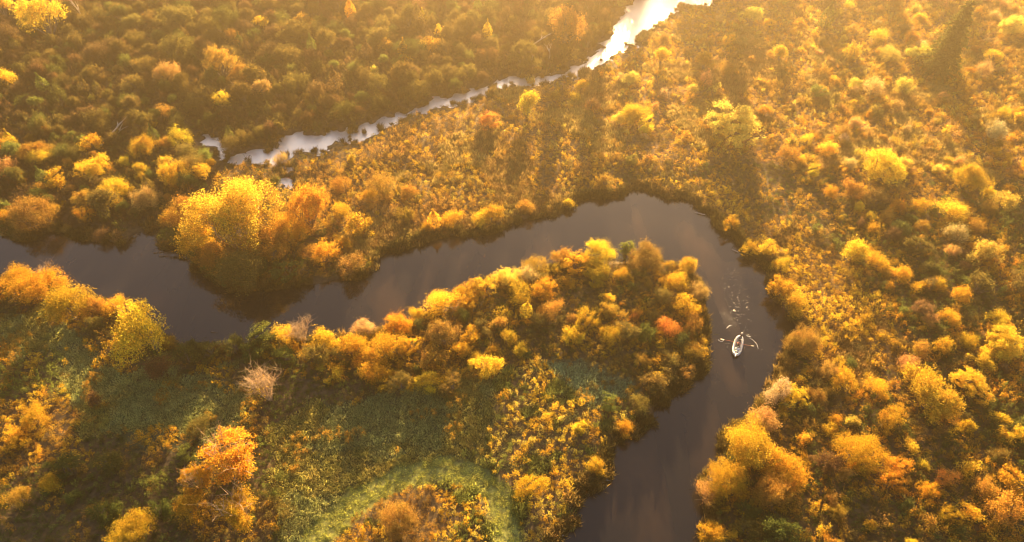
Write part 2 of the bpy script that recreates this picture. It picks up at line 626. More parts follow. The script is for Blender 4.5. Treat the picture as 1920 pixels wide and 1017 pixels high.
def crown_points(rng, W, H, n, nl, base=0.25, sprig=8, spread=0.32, lobe=(0.13, 0.34), flat=1.0):
    """sprigs of leaves over the lobes of an uneven dome"""
    lob = []
    f1, f2, f3 = rng.uniform(0, 6.28, 3)
    nl = int(nl * 2.2)
    for i in range(nl):
        th = rng.uniform(0, 2 * math.pi)
        u = rng.uniform(0, 1) ** 0.6
        ph = rng.uniform(0.0, 1.25)
        rr = 0.40 * W * (0.3 + 0.7 * u) * (1 + 0.22 * math.sin(2 * th + f1) + 0.16 * math.sin(3 * th + f2))
        c = np.array([math.cos(th) * math.cos(ph) * rr, math.sin(th) * math.cos(ph) * rr, H * (base + 0.12 + (0.66 - base) * math.sin(ph) * (0.45 + 0.55 * u) * (1 + 0.15 * math.sin(th + f3)))])
        r = W * 0.5 * rng.uniform(*lobe)
        lob.append((c, r, min(r * flat, H * 0.40) if flat >= 1 else r * flat))
    cs = np.array([l[0] for l in lob])
    rs = np.array([l[1] for l in lob])
    hs = np.array([l[2] for l in lob])
    ns = n // sprig
    P, Dn = [], []
    tries = 0
    while sum(len(p) for p in P) < ns and tries < 30:
        tries += 1
        k = rng.choice(nl, ns * 2, p=rs ** 2 / (rs ** 2).sum())
        d = rng.normal(0, 1, (ns * 2, 3))
        d[:, 2] += 0.35
        d /= np.linalg.norm(d, axis=1, keepdims=True)
        rad = 1 - 0.45 * rng.uniform(0, 1, ns * 2) ** 2.0
        rad *= 1 + 0.27 * rng.normal(0, 1, ns * 2)
        p = cs[k] + d * rad[:, None] * np.stack([rs[k], rs[k], hs[k]], 1)
        q = (p[:, None, :] - cs[None]) / np.stack([rs, rs, hs], 1)[None]
        dep = np.sqrt((q ** 2).sum(2)).min(1)
        ok = (dep > 0.5) & (p[:, 2] > 0.04 * H)
        P.append(p[ok])
        Dn.append(d[ok])
    P = np.concatenate(P)[:ns]
    Dn = np.concatenate(Dn)[:ns]
    C = np.repeat(P, sprig, 0) + rng.normal(0, spread, (len(P) * sprig, 3)) * np.array([0.8, 0.8, 1.0])
    C[:, 2] = np.maximum(C[:, 2], 0.1)
    N_ = np.repeat(Dn, sprig, 0)
    sc_ = max(0.5, W * 0.12)
    hole = noise(C[:, 0] + C[:, 2] * 0.8 + 50, C[:, 1] - C[:, 2] * 0.7 + 50, sc_, int(W * 10) + n)
    ok = hole + rng.normal(0, .06, len(C)) > 0.41
    return C[ok], N_[ok], cs


def branchy(rng, base_r, targets, H, forks=2, sides=5, base_spread=0.15, tw=0):
    """stems from the root to the lobes, with thinner side twigs"""
    bm = bmesh.new()
    for t in targets:
        t = Vector(t)
        b0 = Vector((rng.normal(0, base_spread), rng.normal(0, base_spread), -0.25))
        mid = b0.lerp(t, 0.5) + Vector((rng.normal(0, 0.06), rng.normal(0, 0.06), 0.06)) * H
        tube(bm, [b0, b0.lerp(mid, 0.5), mid, mid.lerp(t, 0.55), t], [base_r, base_r * 0.8, base_r * 0.6, base_r * 0.42, base_r * 0.2], sides)
        for f in range(forks):
            s = mid.lerp(t, rng.uniform(0, 0.7))
            e = s + Vector((rng.normal(0, 0.16), rng.normal(0, 0.16), abs(rng.normal(0.16, 0.08)))) * H
            tube(bm, [s, s.lerp(e, 0.5) + Vector((0, 0, 0.02 * H)), e], [base_r * 0.4, base_r * 0.27, base_r * 0.1], 4)
            for g in range(tw):
                s2 = s.lerp(e, rng.uniform(0.3, 1.0))
                e2 = s2 + Vector((rng.normal(0, 0.12), rng.normal(0, 0.12), abs(rng.normal(0.1, 0.06)))) * H
                tube(bm, [s2, e2], [base_r * 0.16, base_r * 0.05], 3, cap=False)
    return bm


def make_kind(kind, W, H, n, nl, seed, leaf=0.24, **kw):
    rng = np.random.default_rng(seed)
    if kind in ('dome', 'spray'):
        n, leaf = int(n * 2.3), leaf * 0.9
        C, D, cs = crown_points(rng, W, H, n, nl, base=0.15, spread=0.20 if kind == 'dome' else 0.30, **kw)
        if kind == 'spray':                                   # upright shoots leave the dome
            C[:, 2] += np.abs(rng.normal(0, 0.10 * H, len(C)))
        cm = quads_mesh('crown', leaves(rng, C, D, leaf, 0.55), M_LEAF)
        tm = bm_mesh('stems', branchy(rng, 0.02 * W, cs[:7], H, 2), M_BARK)
    elif kind == 'tree':
        n, leaf = int(n * 2.3), leaf * 0.9
        C, D, cs = crown_points(rng, W, H, n, nl, base=0.36, spread=0.28, lobe=(0.26, 0.42), **kw)
        cm = quads_mesh('crown', leaves(rng, C, D, leaf, 0.65), M_LEAF)
        bm = branchy(rng, 0.022 * W, cs[:9] * np.array([1, 1, 0.95]), H, 3, base_spread=0.05 * W / 5)
        tube(bm, [(0, 0, -0.4), (0.02 * W, 0, 0.2 * H), (0, 0.02 * W, 0.45 * H)], [0.045 * W, 0.036 * W, 0.024 * W], 7)
        tm = bm_mesh('trunk', bm, M_BARK)
    elif kind == 'column':
        z = rng.uniform(0.08, 1, n) ** 0.8 * H
        r = W * 0.5 * np.sin(np.clip(z / H * 1.15, 0, 1) * math.pi * 0.86 + 0.35) * np.sqrt(rng.uniform(0.25, 1.15, n))
        th = rng.uniform(0, 2 * math.pi, n)
        C = np.stack([np.cos(th) * r, np.sin(th) * r, z], 1)
        cm = quads_mesh('crown', leaves(rng, C, np.stack([np.cos(th), np.sin(th), 0 * th + .3], 1), leaf), M_LEAF)
        tm = bm_mesh('trunk', branchy(rng, 0.04 * W, [(0, 0, H * .95), (.1 * W, 0, H * .7), (-.1 * W, .1 * W, H * .7)], H, 2), M_BARK)
    elif kind == 'spruce':
        P, Dn = [], []
        for k in range(18):
            z = H * (0.08 + 0.9 * k / 18)
            rad = W * 0.5 * (1 - (z / H)) ** 0.85 + 0.25
            nb = max(4, int(11 * rad / (W * .5) + 3))
            for j in range(nb):
                th = 2 * math.pi * (j + rng.uniform(-.3, .3)) / nb + k
                rr = rad * rng.uniform(0.6, 1.3)
                m = max(8, int(n / 18 / nb * (0.4 + rad / W * 2)))
                u = rng.uniform(0.08, 1, m)
                P.append(np.stack([np.cos(th) * rr * u, np.sin(th) * rr * u, z - rr * 0.38 * u ** 1.6 + 0.1 * rr * u], 1) + rng.normal(0, 0.16, (m, 3)))
                Dn.append(np.tile([math.cos(th) * .4, math.sin(th) * .4, 1.0], (m, 1)))
        cm = quads_mesh('crown', leaves(rng, np.concatenate(P), np.concatenate(Dn), leaf, 0.4, 0.6), M_LEAF)
        bm = bmesh.new()
        tube(bm, [(0, 0, -.4), (0, 0, H * .5), (0, 0, H * .99)], [.03 * W, .02 * W, .005], 7)
        tm = bm_mesh('trunk', bm, M_BARK)
    elif kind in ('bare', 'sparse'):
        tg = []
        for i in range(nl):
            th = 2 * math.pi * i / nl + rng.uniform(-.3, .3)
            rr = W * 0.42 * rng.uniform(.35, 1)
            tg.append((math.cos(th) * rr, math.sin(th) * rr, H * rng.uniform(0.7, 1.0)))
        tm = bm_mesh('branches', branchy(rng, 0.013 * W + .02, tg, H, 7 if kind == 'bare' else 4, base_spread=0.05, tw=9 if kind == 'bare' else 2), M_TWIG)
        C, D, cs = crown_points(rng, W * (.8 if kind == 'bare' else 1.0), H * (.8 if kind == 'bare' else .95), n, 7 if kind == 'bare' else 11, base=0.3, spread=.35)
        cm = quads_mesh('crown', leaves(rng, C, D, leaf * .8), M_LEAF)
    return cm, tm, W, H


def variants(kind, specs):
    return [make_kind(kind, *s) for s in specs]


PROTO = {
    ('dome', 0): variants('dome', [(2.6, 2.0, 900, 7, 1, .20), (2.6, 2.2, 900, 6, 2, .20), (2.8, 1.9, 900, 8, 3, .20)]),
    ('dome', 1): variants('dome', [(5.0, 4.0, 3400, 11, 4, .22), (5.0, 4.4, 3400, 12, 5, .22), (5.2, 3.8, 3400, 13, 6, .22), (5.0, 4.2, 3400, 9, 7, .22)]),
    ('dome', 2): variants('dome', [(9.5, 7.0, 11000, 22, 8, .25), (9.5, 6.6, 11000, 18, 9, .25), (9.0, 7.4, 11000, 24, 10, .25)]),
    ('spray', 0): variants('spray', [(2.6, 2.2, 800, 7, 11, .20), (2.6, 2.4, 800, 8, 12, .20), (2.6, 2.0, 700, 6, 13, .20)]),
    ('spray', 1): variants('spray', [(5.0, 4.2, 3000, 14, 14, .22), (5.0, 4.0, 2800, 12, 15, .22), (5.0, 4.6, 3000, 16, 16, .22), (5.2, 4.0, 2600, 11, 17, .22)]),
    ('spray', 2): variants('spray', [(9.5, 7.0, 9500, 26, 18, .25), (9.5, 6.4, 9000, 24, 19, .25), (9.0, 7.2, 9500, 30, 20, .25)]),
    ('tree', 0): variants('tree', [(3.0, 4.0, 1300, 9, 21, .22), (3.0, 4.2, 1300, 8, 22, .22)]),
    ('tree', 1): variants('tree', [(5.6, 7.2, 3600, 13, 23, .26), (5.6, 6.8, 3600, 12, 24, .26), (5.6, 7.8, 3400, 15, 25, .26)]),
    ('tree', 2): variants('tree', [(10.0, 12.0, 11000, 24, 26, .30), (10.0, 11.0, 10000, 20, 27, .30)]),
    ('column', 1): variants('column', [(2.6, 5.5, 1600, 0, 28, .24)]),
    ('spruce', 2): variants('spruce', [(9.0, 19.0, 26000, 0, 29, .42)]),
    ('bare', 1): variants('bare', [(5.5, 5.5, 380, 11, 30, .24), (5.5, 5.0, 300, 12, 31, .24)]),
}
PROTO[('sparse', 2)] = variants('sparse', [(10.0, 12.0, 15000, 9, 32, .36), (10.0, 11.0, 14000, 9, 33, .36)])
for k_ in ('column', 'spruce', 'bare', 'sparse'):
    src = [v for (a, b), v in PROTO.items() if a == k_][0]
    for c_ in (0, 1, 2):
        PROTO.setdefault((k_, c_), src)

# leaf colours (albedo)
LC = {'gold': (0.62, 0.38, 0.035), 'yellow': (0.74, 0.51, 0.05), 'lemon': (0.68, 0.54, 0.10), 'orange': (0.64, 0.34, 0.035), 'copper': (0.40, 0.235, 0.055),
      'red': (0.55, 0.25, 0.05), 'peach': (0.60, 0.36, 0.11), 'pale': (0.62, 0.45, 0.17), 'olive': (0.22, 0.165, 0.045), 'brown': (0.20, 0.12, 0.05),
      'green': (0.20, 0.22, 0.05), 'dark': (0.115, 0.125, 0.033), 'silver': (0.60, 0.47, 0.25), 'amber': (0.44, 0.26, 0.045)}
CWORD = {'gold': 'golden', 'yellow': 'bright yellow', 'lemon': 'pale lemon yellow', 'orange': 'orange', 'copper': 'copper brown', 'red': 'rusty red', 'peach': 'peach coloured',
         'pale': 'pale straw coloured', 'olive': 'olive', 'brown': 'dull brown', 'green': 'leafy green', 'dark': 'dark olive', 'silver': 'silvery', 'amber': 'amber'}
FORM = {'dome': ('domed shrub', 'shrub'), 'spray': ('bushy shrub', 'shrub'), 'tree': ('tree', 'tree'), 'column': ('slender upright tree', 'tree'),
        'spruce': ('tall spruce', 'spruce'), 'bare': ('half-bare twiggy tree', 'tree'), 'sparse': ('thin-leaved tree', 'tree')}

# shrubs and trees that can be picked out, with stream-side trees added for shadow bands: x, y of the crown's centre and its width in photo pixels, form, colour
T = '''75 28 68 tree yellow|3 15 34 tree yellow|155 33 30 dome olive|335 28 72 dome olive|250 40 52 dome olive|283 32 44 dome olive|330 88 76 dome olive|250 75 46 dome olive|411 115 54 tree amber
318 140 62 spray peach|435 72 42 dome amber|493 172 33 tree peach|420 193 42 spray yellow|450 140 50 spray amber|267 125 50 dome olive|247 165 46 dome olive|190 150 34 dome olive|177 98 60 spray brown|114 232 33 dome olive
175 190 18 spray lemon|82 162 22 column green|8 150 46 spray yellow|284 238 28 dome gold|340 262 46 spray yellow|314 215 36 spray amber|268 275 60 spray yellow|64 285 56 dome amber|78 302 40 spray yellow|175 315 62 dome yellow
213 330 20 spray orange|247 331 22 spray red|310 308 36 spray yellow|234 308 32 spray yellow|15 318 52 spray peach|488 47 30 dome yellow|568 43 40 dome amber|552 57 66 dome olive|632 45 22 dome amber|535 97 60 dome olive|552 157 60 dome olive|527 298 28 spray pale
657 23 22 column orange|792 37 18 column yellow|1060 42 64 tree red|754 97 20 column yellow|762 117 24 dome yellow|702 139 22 dome lemon|710 67 60 dome olive|854 60 60 dome olive|911 104 46 dome brown|804 90 40 dome amber|837 100 40 dome olive|840 137 46 dome olive|874 137 40 dome olive
784 164 60 dome olive|710 160 60 dome olive|724 90 36 dome amber|827 63 30 dome yellow|914 60 20 column yellow|990 200 42 tree yellow|919 231 46 dome red|1192 214 60 spray yellow|1215 236 44 dome yellow|767 274 14 spray yellow|658 306 22 dome yellow|1078 187 26 spray yellow
1382 226 106 dome lemon|1795 58 84 spruce dark|1088 165 24 tree gold|1182 150 28 tree lemon|1040 185 22 tree amber|1240 110 30 tree yellow|1320 120 30 tree gold|1726 100 58 dome lemon|1668 104 46 spray lemon|1857 110 36 dome yellow|1902 47 52 dome lemon|1648 73 32 spray yellow|1594 100 42 spray yellow|1534 177 34 dome green|1563 155 24 dome yellow|1601 160 30 dome lemon|1636 170 46 spray pale|1695 164 46 spray lemon
1462 107 28 tree yellow|1410 33 36 tree lemon|1364 80 30 spray yellow|1660 314 92 dome yellow|1526 326 34 dome yellow|1474 291 42 spray amber|1867 250 50 spray silver|1578 268 22 spray silver|1511 268 26 spray yellow|1548 284 42 spray yellow|1604 234 32 spray peach|1551 33 26 column dark|1815 337 70 spray gold
57 400 80 spray copper|160 404 36 spray orange|227 387 22 dome yellow|207 363 60 spray yellow|274 372 64 spray peach|157 377 50 dome amber|572 393 76 tree orange|318 413 40 spray orange|322 444 46 dome dark|582 478 44 spray amber|614 478 50 spray orange|478 505 50 dome dark|420 505 60 dome dark|375 480 56 dome dark|540 510 60 dome dark|187 440 32 spray brown|220 443 28 spray brown|655 500 60 spray copper
350 400 90 spray amber|370 445 100 spray gold|500 455 110 spray amber|540 430 90 spray gold|450 500 110 spray olive|395 480 80 spray amber|640 400 40 spray gold
67 540 90 spray gold|124 566 100 spray gold|33 522 80 spray gold|10 545 60 dome gold|178 575 50 dome amber|214 582 52 spray gold|271 613 100 tree yellow|234 636 52 spray orange|87 512 40 bare peach|318 645 36 spray amber|180 610 40 dome olive
495 629 62 dome green|532 630 46 spray yellow|565 620 50 bare pale|612 640 60 spray yellow|441 653 50 dome dark|395 656 60 dome dark|468 663 50 dome dark|350 665 60 dome dark
680 613 46 spray pale|740 610 60 spray orange|784 589 40 spray yellow|827 573 62 spray yellow|874 549 70 dome gold|914 539 60 dome yellow|958 519 70 dome lemon|988 522 50 spray pale|1005 502 46 spray amber|1058 482 50 spray amber|1083 499 62 dome gold|1125 472 70 spray yellow|1174 466 34 tree green|1212 486 82 spray copper|1165 522 40 spray orange|974 556 60 spray gold|1018 549 60 spray gold|1118 506 70 dome gold
984 587 24 column yellow|1031 593 46 spray amber|1101 603 50 spray gold|1142 589 46 dome amber|1068 633 50 spray gold|1252 619 46 spray red|1188 599 26 spray red|1229 633 28 spray orange|951 640 40 dome yellow|881 636 46 dome gold|827 630 52 tree copper|871 666 42 spray gold|924 663 24 spray gold|1172 626 50 dome olive|1142 633 44 spray gold
724 656 70 spray gold|660 653 60 spray gold|774 653 50 dome gold|700 676 50 spray gold|812 676 60 dome amber|640 672 40 dome olive|590 668 60 dome olive|540 672 50 dome dark
673 419 60 dome yellow|647 462 32 dome gold|814 409 26 column yellow|921 402 52 spray gold|1068 381 26 dome yellow|767 362 40 spray amber|720 355 52 spray amber|757 406 42 dome amber|847 416 42 spray gold|900 415 40 spray yellow|690 372 30 spray gold|800 430 30 spray gold|640 350 36 spray amber|985 390 34 spray amber|1135 345 40 dome amber
1287 499 46 dome gold|1313 549 50 spray peach|1293 576 60 dome gold|1298 612 50 spray amber|1270 530 50 spray gold|1240 560 50 dome olive|1300 665 50 spray amber|1260 680 50 dome olive|1230 720 60 dome olive|1200 680 40 spray amber|1290 700 40 dome copper
1367 422 38 dome gold|1407 466 36 dome gold|1437 466 42 dome yellow|1464 502 36 spray yellow|1471 539 58 dome gold|1494 569 60 spray gold|1511 636 76 spray copper|1782 402 52 spray yellow|1877 385 50 dome lemon|1852 367 32 dome yellow|1788 449 46 spray pale|1782 482 34 spray peach|1849 479 62 dome lemon|1758 543 36 spray gold|1690 522 46 spray gold|1600 479 60 spray yellow|1640 498 40 spray gold|1685 432 46 dome green|1554 369 32 spray orange|1598 362 50 spray red|1738 610 38 spray peach|1798 563 42 spray gold|1865 606 46 spray yellow|1882 643 76 dome yellow|1845 676 36 dome yellow|1765 660 46 spray gold|1812 650 40 spray gold|1631 414 26 dome yellow|1608 397 24 dome yellow|1728 395 34 spray gold|1910 535 60 dome olive|1830 540 60 dome olive|1720 470 50 dome olive|1640 380 50 dome olive
498 732 76 bare yellow|432 850 118 sparse orange|365 898 66 sparse gold|448 955 80 sparse orange|360 955 62 spray gold|241 997 100 spray gold|201 873 62 dome dark|130 880 60 dome dark|355 853 46 dome green|197 963 66 dome dark|137 933 32 dome green|375 806 46 spray olive|615 722 20 spray yellow|602 692 22 spray yellow|180 756 32 spray brown|298 692 60 spray brown|30 826 50 dome gold|70 790 50 spray gold|95 910 50 spray gold|40 935 50 spray amber|300 960 50 dome dark
908 692 60 dome yellow|703 709 52 spray gold|804 726 42 spray yellow|850 728 50 dome olive|750 725 50 dome olive|1118 880 42 spray gold|1172 803 42 spray orange|1088 803 32 dome yellow|1142 756 42 dome green|995 912 62 spray gold|1200 760 46 spray olive|750 975 92 spray copper
1494 749 56 dome yellow|1534 749 46 spray copper|1462 737 60 spray silver|1432 789 70 spray peach|1414 840 120 spray gold|1364 896 96 spray gold|1470 880 92 dome gold|1327 923 50 spray peach|1447 923 90 spray amber|1337 1003 60 dome gold|1400 997 60 dome olive|1460 1002 80 dome dark|1568 967 44 dome amber|1628 993 28 dome gold|1594 796 34 dome lemon|1561 793 28 spray orange|1745 739 126 dome yellow|1815 722 80 dome yellow|1837 686 42 dome yellow|1735 927 50 dome orange|1768 903 46 spray red|1775 973 46 spray gold|1815 970 42 spray gold|1845 927 62 dome amber|1909 913 72 dome gold|1878 963 80 spray amber|1808 813 38 dome gold|1868 793 34 spray gold|1870 825 30 spray gold|1909 826 48 dome yellow|1665 789 60 spray gold|1614 850 86 spray gold|1594 883 32 dome orange|1675 880 50 spray orange|1671 910 50 spray orange|1545 870 60 dome brown|1550 700 46 spray copper|1580 720 50 spray gold|1640 730 46 spray gold|1700 690 50 spray peach'''
ITEMS = []
for row in T.replace('\n', '|').split('|'):
    a = row.split()
    if a:
        ITEMS.append((float(a[0]), float(a[1]), float(a[2]), a[3], a[4]))


def region(px, py):
    if px < 350 and 255 < py < 470:
        return 'on the far left bank'
    if px < 345 and 485 < py < 690:
        return 'in the hedge along the near left bank'
    if py < 255 and px < 1075 and not (px > 880 and py > 170):
        if px < 300:
            return 'in the thicket at the upper left'
        if px < 640:
            return 'in the thicket behind the pale stream'
        return 'in the woods left of the gleaming stream'
    if 300 < px < 640 and 255 < py < 545:
        return 'on the wooded point by the big tree'
    if px < 1180 and py < 470 and px > 600 and not (px > 1040 and py > 465):
        return 'on the marsh between stream and river'
    if px >= 1075 and py < 345:
        return 'in the sunlit haze of the far meadow' if px < 1550 else 'in the hazy scrub at upper right'
    if px > 1330 and py < 690:
        if px < 1530:
            return 'on the right bank facing the boat'
        return 'on the scrubby ground at middle right'
    if px > 1300:
        return 'on the lower right bank' if px < 1530 else 'in the lower right scrub'
    if py < 700:
        if px > 1140:
            return 'at the tip of land inside the bend'
        return 'in the tall hedge along the near bank' if py < 660 and px < 940 or py < 545 else 'in the shrubs behind the near bank hedge'
    if px < 560:
        return 'in the shaded meadow at lower left'
    return 'on the golden meadow at bottom centre'


def place(o_root, proto, w_m, colour, rng, hr=1.0):
    cm, tm, W, H = proto
    s = w_m / W
    k = rng.uniform(0.86, 1.16)
    o_root.scale = (s * k, s / k, s * hr)
    o_root.rotation_euler = (rng.normal(0, .07), rng.normal(0, .07), o_root.rotation_euler[2])
    c = np.array(LC[colour]) * rng.uniform(0.8, 1.2) * rng.uniform(0.92, 1.08, 3)
    crown = mesh_obj('crown', cm, o_root)
    crown.color = (*c, 1)
    mesh_obj('stems' if tm.name.startswith('stems') else ('branches' if tm.name.startswith('branches') else 'trunk'), tm, o_root)
    return crown


rng = np.random.default_rng(77)
rows = []
HR = {'dome': .78, 'spray': .76, 'tree': 1.3, 'column': 2.0, 'spruce': 1.75, 'bare': 1.0, 'sparse': 1.25}
for (px, py, w, form, colour) in ITEMS:
    w *= 1.04
    wm = w * at(px, py, 2.0)[2] / FPX
    h = wm * HR[form]
    x, y, d = at(px, py, h * 0.55)
    rows.append([x, y, w * d / FPX, form, colour, px, py])
ids = {}
for r in rows:
    size = 'small' if r[2] < 3.6 else ('large' if r[2] > 7.5 else 'mid-sized')
    key = (size, r[4], r[3], region(r[5], r[6]))
    ids.setdefault(key, []).append(r)
ORD = ['leftmost', 'second from left', 'third from left']
NUM = ['', '', 'two', 'three']
MARKS = [(1383, 645, 'the raft'), (432, 400, 'the biggest yellow tree'), (1060, 42, 'the rusty red tree'), (1792, 45, 'the tall spruce'), (498, 732, 'the bare twiggy tree'),
         (430, 835, 'the large orange tree at lower left'), (1382, 226, 'the big lemon dome in the far meadow'), (1867, 250, 'the silvery shrub at upper right'), (75, 28, 'the yellow tree near the top left corner'),
         (271, 613, 'the large yellow tree on the near left bank'), (57, 400, 'the copper shrub at the left edge'), (572, 393, 'the orange tree on the wooded point'), (990, 204, 'the yellow tree below the gleaming stream'),
         (919, 231, 'the red bush on the marsh'), (1192, 214, 'the yellow clump in the far meadow'), (1660, 314, 'the large yellow dome at upper right'), (1212, 486, 'the copper shrub at the tip of the bend'),
         (1252, 619, 'the red shrub inside the bend'), (1511, 636, 'the copper shrub beside the raft'), (1745, 739, 'the large yellow shrub at lower right'), (1462, 737, 'the silvery shrub on the right bank'),
         (1414, 840, 'the large golden shrub on the lower right bank'), (951, 640, 'the small bright yellow dome inside the bend'), (827, 630, 'the copper tree inside the bend'), (215, 250, 'the leaning dead trunk'),
         (147, 23, 'the leaning birch snags'), (318, 140, 'the peach shrub in the thicket'), (411, 115, 'the amber tree in the thicket'), (493, 172, 'the peach tree in the thicket'), (175, 315, 'the bright yellow dome on the left bank'),
         (395, 262, 'the little stream inlet'), (600, 265, 'the wide left end of the stream'), (850, 190, 'the middle of the pale stream'), (1240, 25, 'the gleaming end of the stream'), (1200, 355, 'the top of the river bend'),
         (1600, 479, 'the bright yellow shrub at middle right'), (1849, 479, 'the lemon dome at the right edge'), (995, 910, 'the golden shrub in the bottom meadow'), (750, 975, 'the copper patch at the bottom'),
         (241, 997, 'the golden shrub at the bottom left'), (908, 692, 'the yellow dome above the meadow'), (1735, 927, 'the orange dome at lower right'), (762, 112, 'the pair of small yellow saplings'), (560, 57, 'the top edge left of centre'),
         (1535, 178, 'the green ball shrub in the haze'), (1726, 100, 'the lemon dome left of the spruce'), (1530, 326, 'the bright yellow ball in the haze'), (20, 180, 'the left edge above the river'), (1118, 880, 'the golden bush over the dead branches'),
         (1785, 402, 'the yellow bush on the right slope'), (673, 419, 'the yellow dome beside the orange tree'), (921, 402, 'the golden bush on the far bank'), (1327, 985, 'the bottom of the river')]
RANKW = ['', 'second ', 'third ', 'fourth ', 'fifth ', 'sixth ', 'seventh ', 'eighth ', 'ninth ', 'tenth ', 'eleventh ', 'twelfth ']
TAKEN = set()


def near_labels(todo):
    """todo: (object, px, py, name) - name each after the nearest thing one can find; farther look-alikes are counted outwards"""
    b = {}
    for (o, px, py, nm) in todo:
        dd = sorted(((px - m[0]) ** 2 + (1.6 * (py - m[1])) ** 2, j) for j, m in enumerate(MARKS))
        d, j = dd[0] if dd[0][0] > 160 else dd[1]
        dx, dy = px - MARKS[j][0], 1.6 * (py - MARKS[j][1])
        w = ('right of' if dx > 0 else 'left of') if abs(dx) > abs(dy) else ('below' if dy > 0 else 'above')
        b.setdefault((nm, w, j), []).append((d, o))
    for (nm, w, j), l in b.items():
        l.sort(key=lambda q: q[0])
        for i, (d, o) in enumerate(l):
            if len(l) == 1:
                t = '%s %s %s' % (nm, w, MARKS[j][2])
            else:
                t = '%s %s%s %s' % (('nearest ' if i == 0 else RANKW[min(i, 11)] + 'nearest '), nm, w + ' ', MARKS[j][2])
            o['label'] = ' '.join(t.split())
            if len(o['label'].split()) > 16:
                print('LONG', o['label'])


PLACED, TODO = [], []
for (size, colour, form, reg), rs in ids.items():
    rs.sort(key=lambda r: r[5])
    for i, r in enumerate(rs):
        x, y, wm = r[0], r[1], r[2]
        sd = float(water_sd(np.array([x]), np.array([y]))[0][0])
        z = max(float(land_z(np.array([x]), np.array([y]))[0]), 0.05)
        cls = 0 if wm < 3.6 else (1 if wm < 7.2 else 2)
        pr = PROTO[(form, cls)]
        root = empty({'dome': 'shrub', 'spray': 'shrub', 'tree': 'tree', 'column': 'tree', 'spruce': 'spruce_tree', 'bare': 'bare_tree', 'sparse': 'tree'}[form], (x, y, z - 0.1), rng.uniform(0, 6.28))
        hr = HR[form] * (0.8 if cls == 2 and form in ('dome', 'spray') else 1.0) / (pr[0][3] / pr[0][2]) * rng.uniform(0.92, 1.08)
        place(root, pr[int(rng.integers(len(pr)))], wm, colour, rng, hr)
        nm = '%s %s %s' % (size, CWORD[colour], FORM[form][0])
        if len(rs) == 1:
            lab = nm + ' ' + reg
        else:
            lab = None
            TODO.append((root, r[5], r[6], nm))
        tag(root, lab, FORM[form][1], {'shrub': 'shrubs of the river marsh', 'tree': 'autumn trees of the river marsh', 'spruce': None}[FORM[form][1]])
        PLACED.append((x, y, wm))
near_labels(TODO)

# the big golden tree on the wooded point: several leaning stems under one broad crown
def big_tree():
    rng = np.random.default_rng(501)
    W, H = 20.5, 20.0
    x, y, d = at(436, 405, 10.5)
    root = empty('tree', (x, y, float(land_z(np.array([x]), np.array([y]))[0]) - 0.1))
    C, D, cs = crown_points(rng, W, H, 48000, 40, base=0.22, sprig=9, spread=0.38, lobe=(0.10, 0.26))
    up = np.clip((C[:, 2] - 0.25 * H) / (0.4 * H), 0, 1)  # split by height: sunlit top and shaded base put into leaf colour
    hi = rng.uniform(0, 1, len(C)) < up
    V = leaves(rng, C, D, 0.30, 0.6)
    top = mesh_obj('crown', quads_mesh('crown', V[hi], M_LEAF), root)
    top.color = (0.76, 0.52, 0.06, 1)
    top['label'] = 'upper crown coloured a sunlit bright yellow'
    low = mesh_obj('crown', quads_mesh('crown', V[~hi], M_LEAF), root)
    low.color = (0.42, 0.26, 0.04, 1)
    low['label'] = 'lower foliage coloured a shaded olive brown'
    mesh_obj('trunk', bm_mesh('trunk', branchy(rng, 0.26, cs[:22] * np.array([.8, .8, .95]), H * .6, 4, base_spread=0.9, tw=3), M_TWIG), root)
    tag(root, 'biggest tree, broad yellow crown with pale branches on the wooded point', 'tree', 'autumn trees of the river marsh')
    PLACED.append((x, y, W))


big_tree()

# ------------------------------------------------------------------ scrub that fills the thicket and the far meadow
def in_frame(x, y, m=0):
    px, py, d = to_px(x, y, 1.0)
    return (px > -m) & (px < 1920 + m) & (py > -m) & (py < 1017 + m)


def scatter(step, x0, x1, y0, y1, seed, jit=0.5):
    r = np.random.default_rng(seed)
    gx, gy = np.meshgrid(np.arange(x0, x1, step), np.arange(y0, y1, step))
    gx = gx + r.uniform(-jit, jit, gx.shape) * step
    gy = gy + r.uniform(-jit, jit, gy.shape) * step
    return gx.reshape(-1), gy.reshape(-1), r


def visible_band(x, y, side=28):
    px, py, d = to_px(x, y, 0)
    half = (960 / FPX) * np.maximum(d, 60) + side
    return (np.abs(x) < half) & (y > 34)


cx_, cy_, rg = scatter(3.7, -250, 260, 40, 330, 5)
sd_ = water_sd(cx_, cy_)[0]
th = inside(ZP['thicket'], cx_, cy_)
fr = inside(ZP['far_right'], cx_, cy_)
dr = inside(ZP['dark_right'], cx_, cy_)
tg = inside(ZP['tongue'], cx_, cy_)
lrr = inside(ZP['low_right'], cx_, cy_) & ~dr
fb = th & (cy_ < at(200, 262)[1]) & (cx_ < at(345, 350)[0] + 6)
pp = np.array(PLACED)
free = np.ones(len(cx_), bool)
for (x, y, w) in PLACED:
    free &= ((cx_ - x) ** 2 + (cy_ - y) ** 2) > (0.36 * w + 0.5) ** 2
dens = np.where(th, 0.86, np.where(fr, np.where(cx_ < at(1520, 150)[0] + (at(1520, 150)[1] - cy_) * -.1, 0.10, 0.30), np.where(dr, 0.42, np.where(tg, 0.5, np.where(lrr, 0.42, 0.0)))))
sdn_ = water_sd(cx_, cy_ + 4.0)[2]
okk = (sd_ > 1.2) & (sdn_ > 1.5) & free & (rg.uniform(0, 1, len(cx_)) < dens) & visible_band(cx_, cy_, 40)
cx_, cy_, th, fr, dr, tg, lrr, fb = cx_[okk], cy_[okk], th[okk], fr[okk], dr[okk], tg[okk], lrr[okk], fb[okk]
zz_ = land_z(cx_, cy_)
seen = in_frame(cx_, cy_, 4)
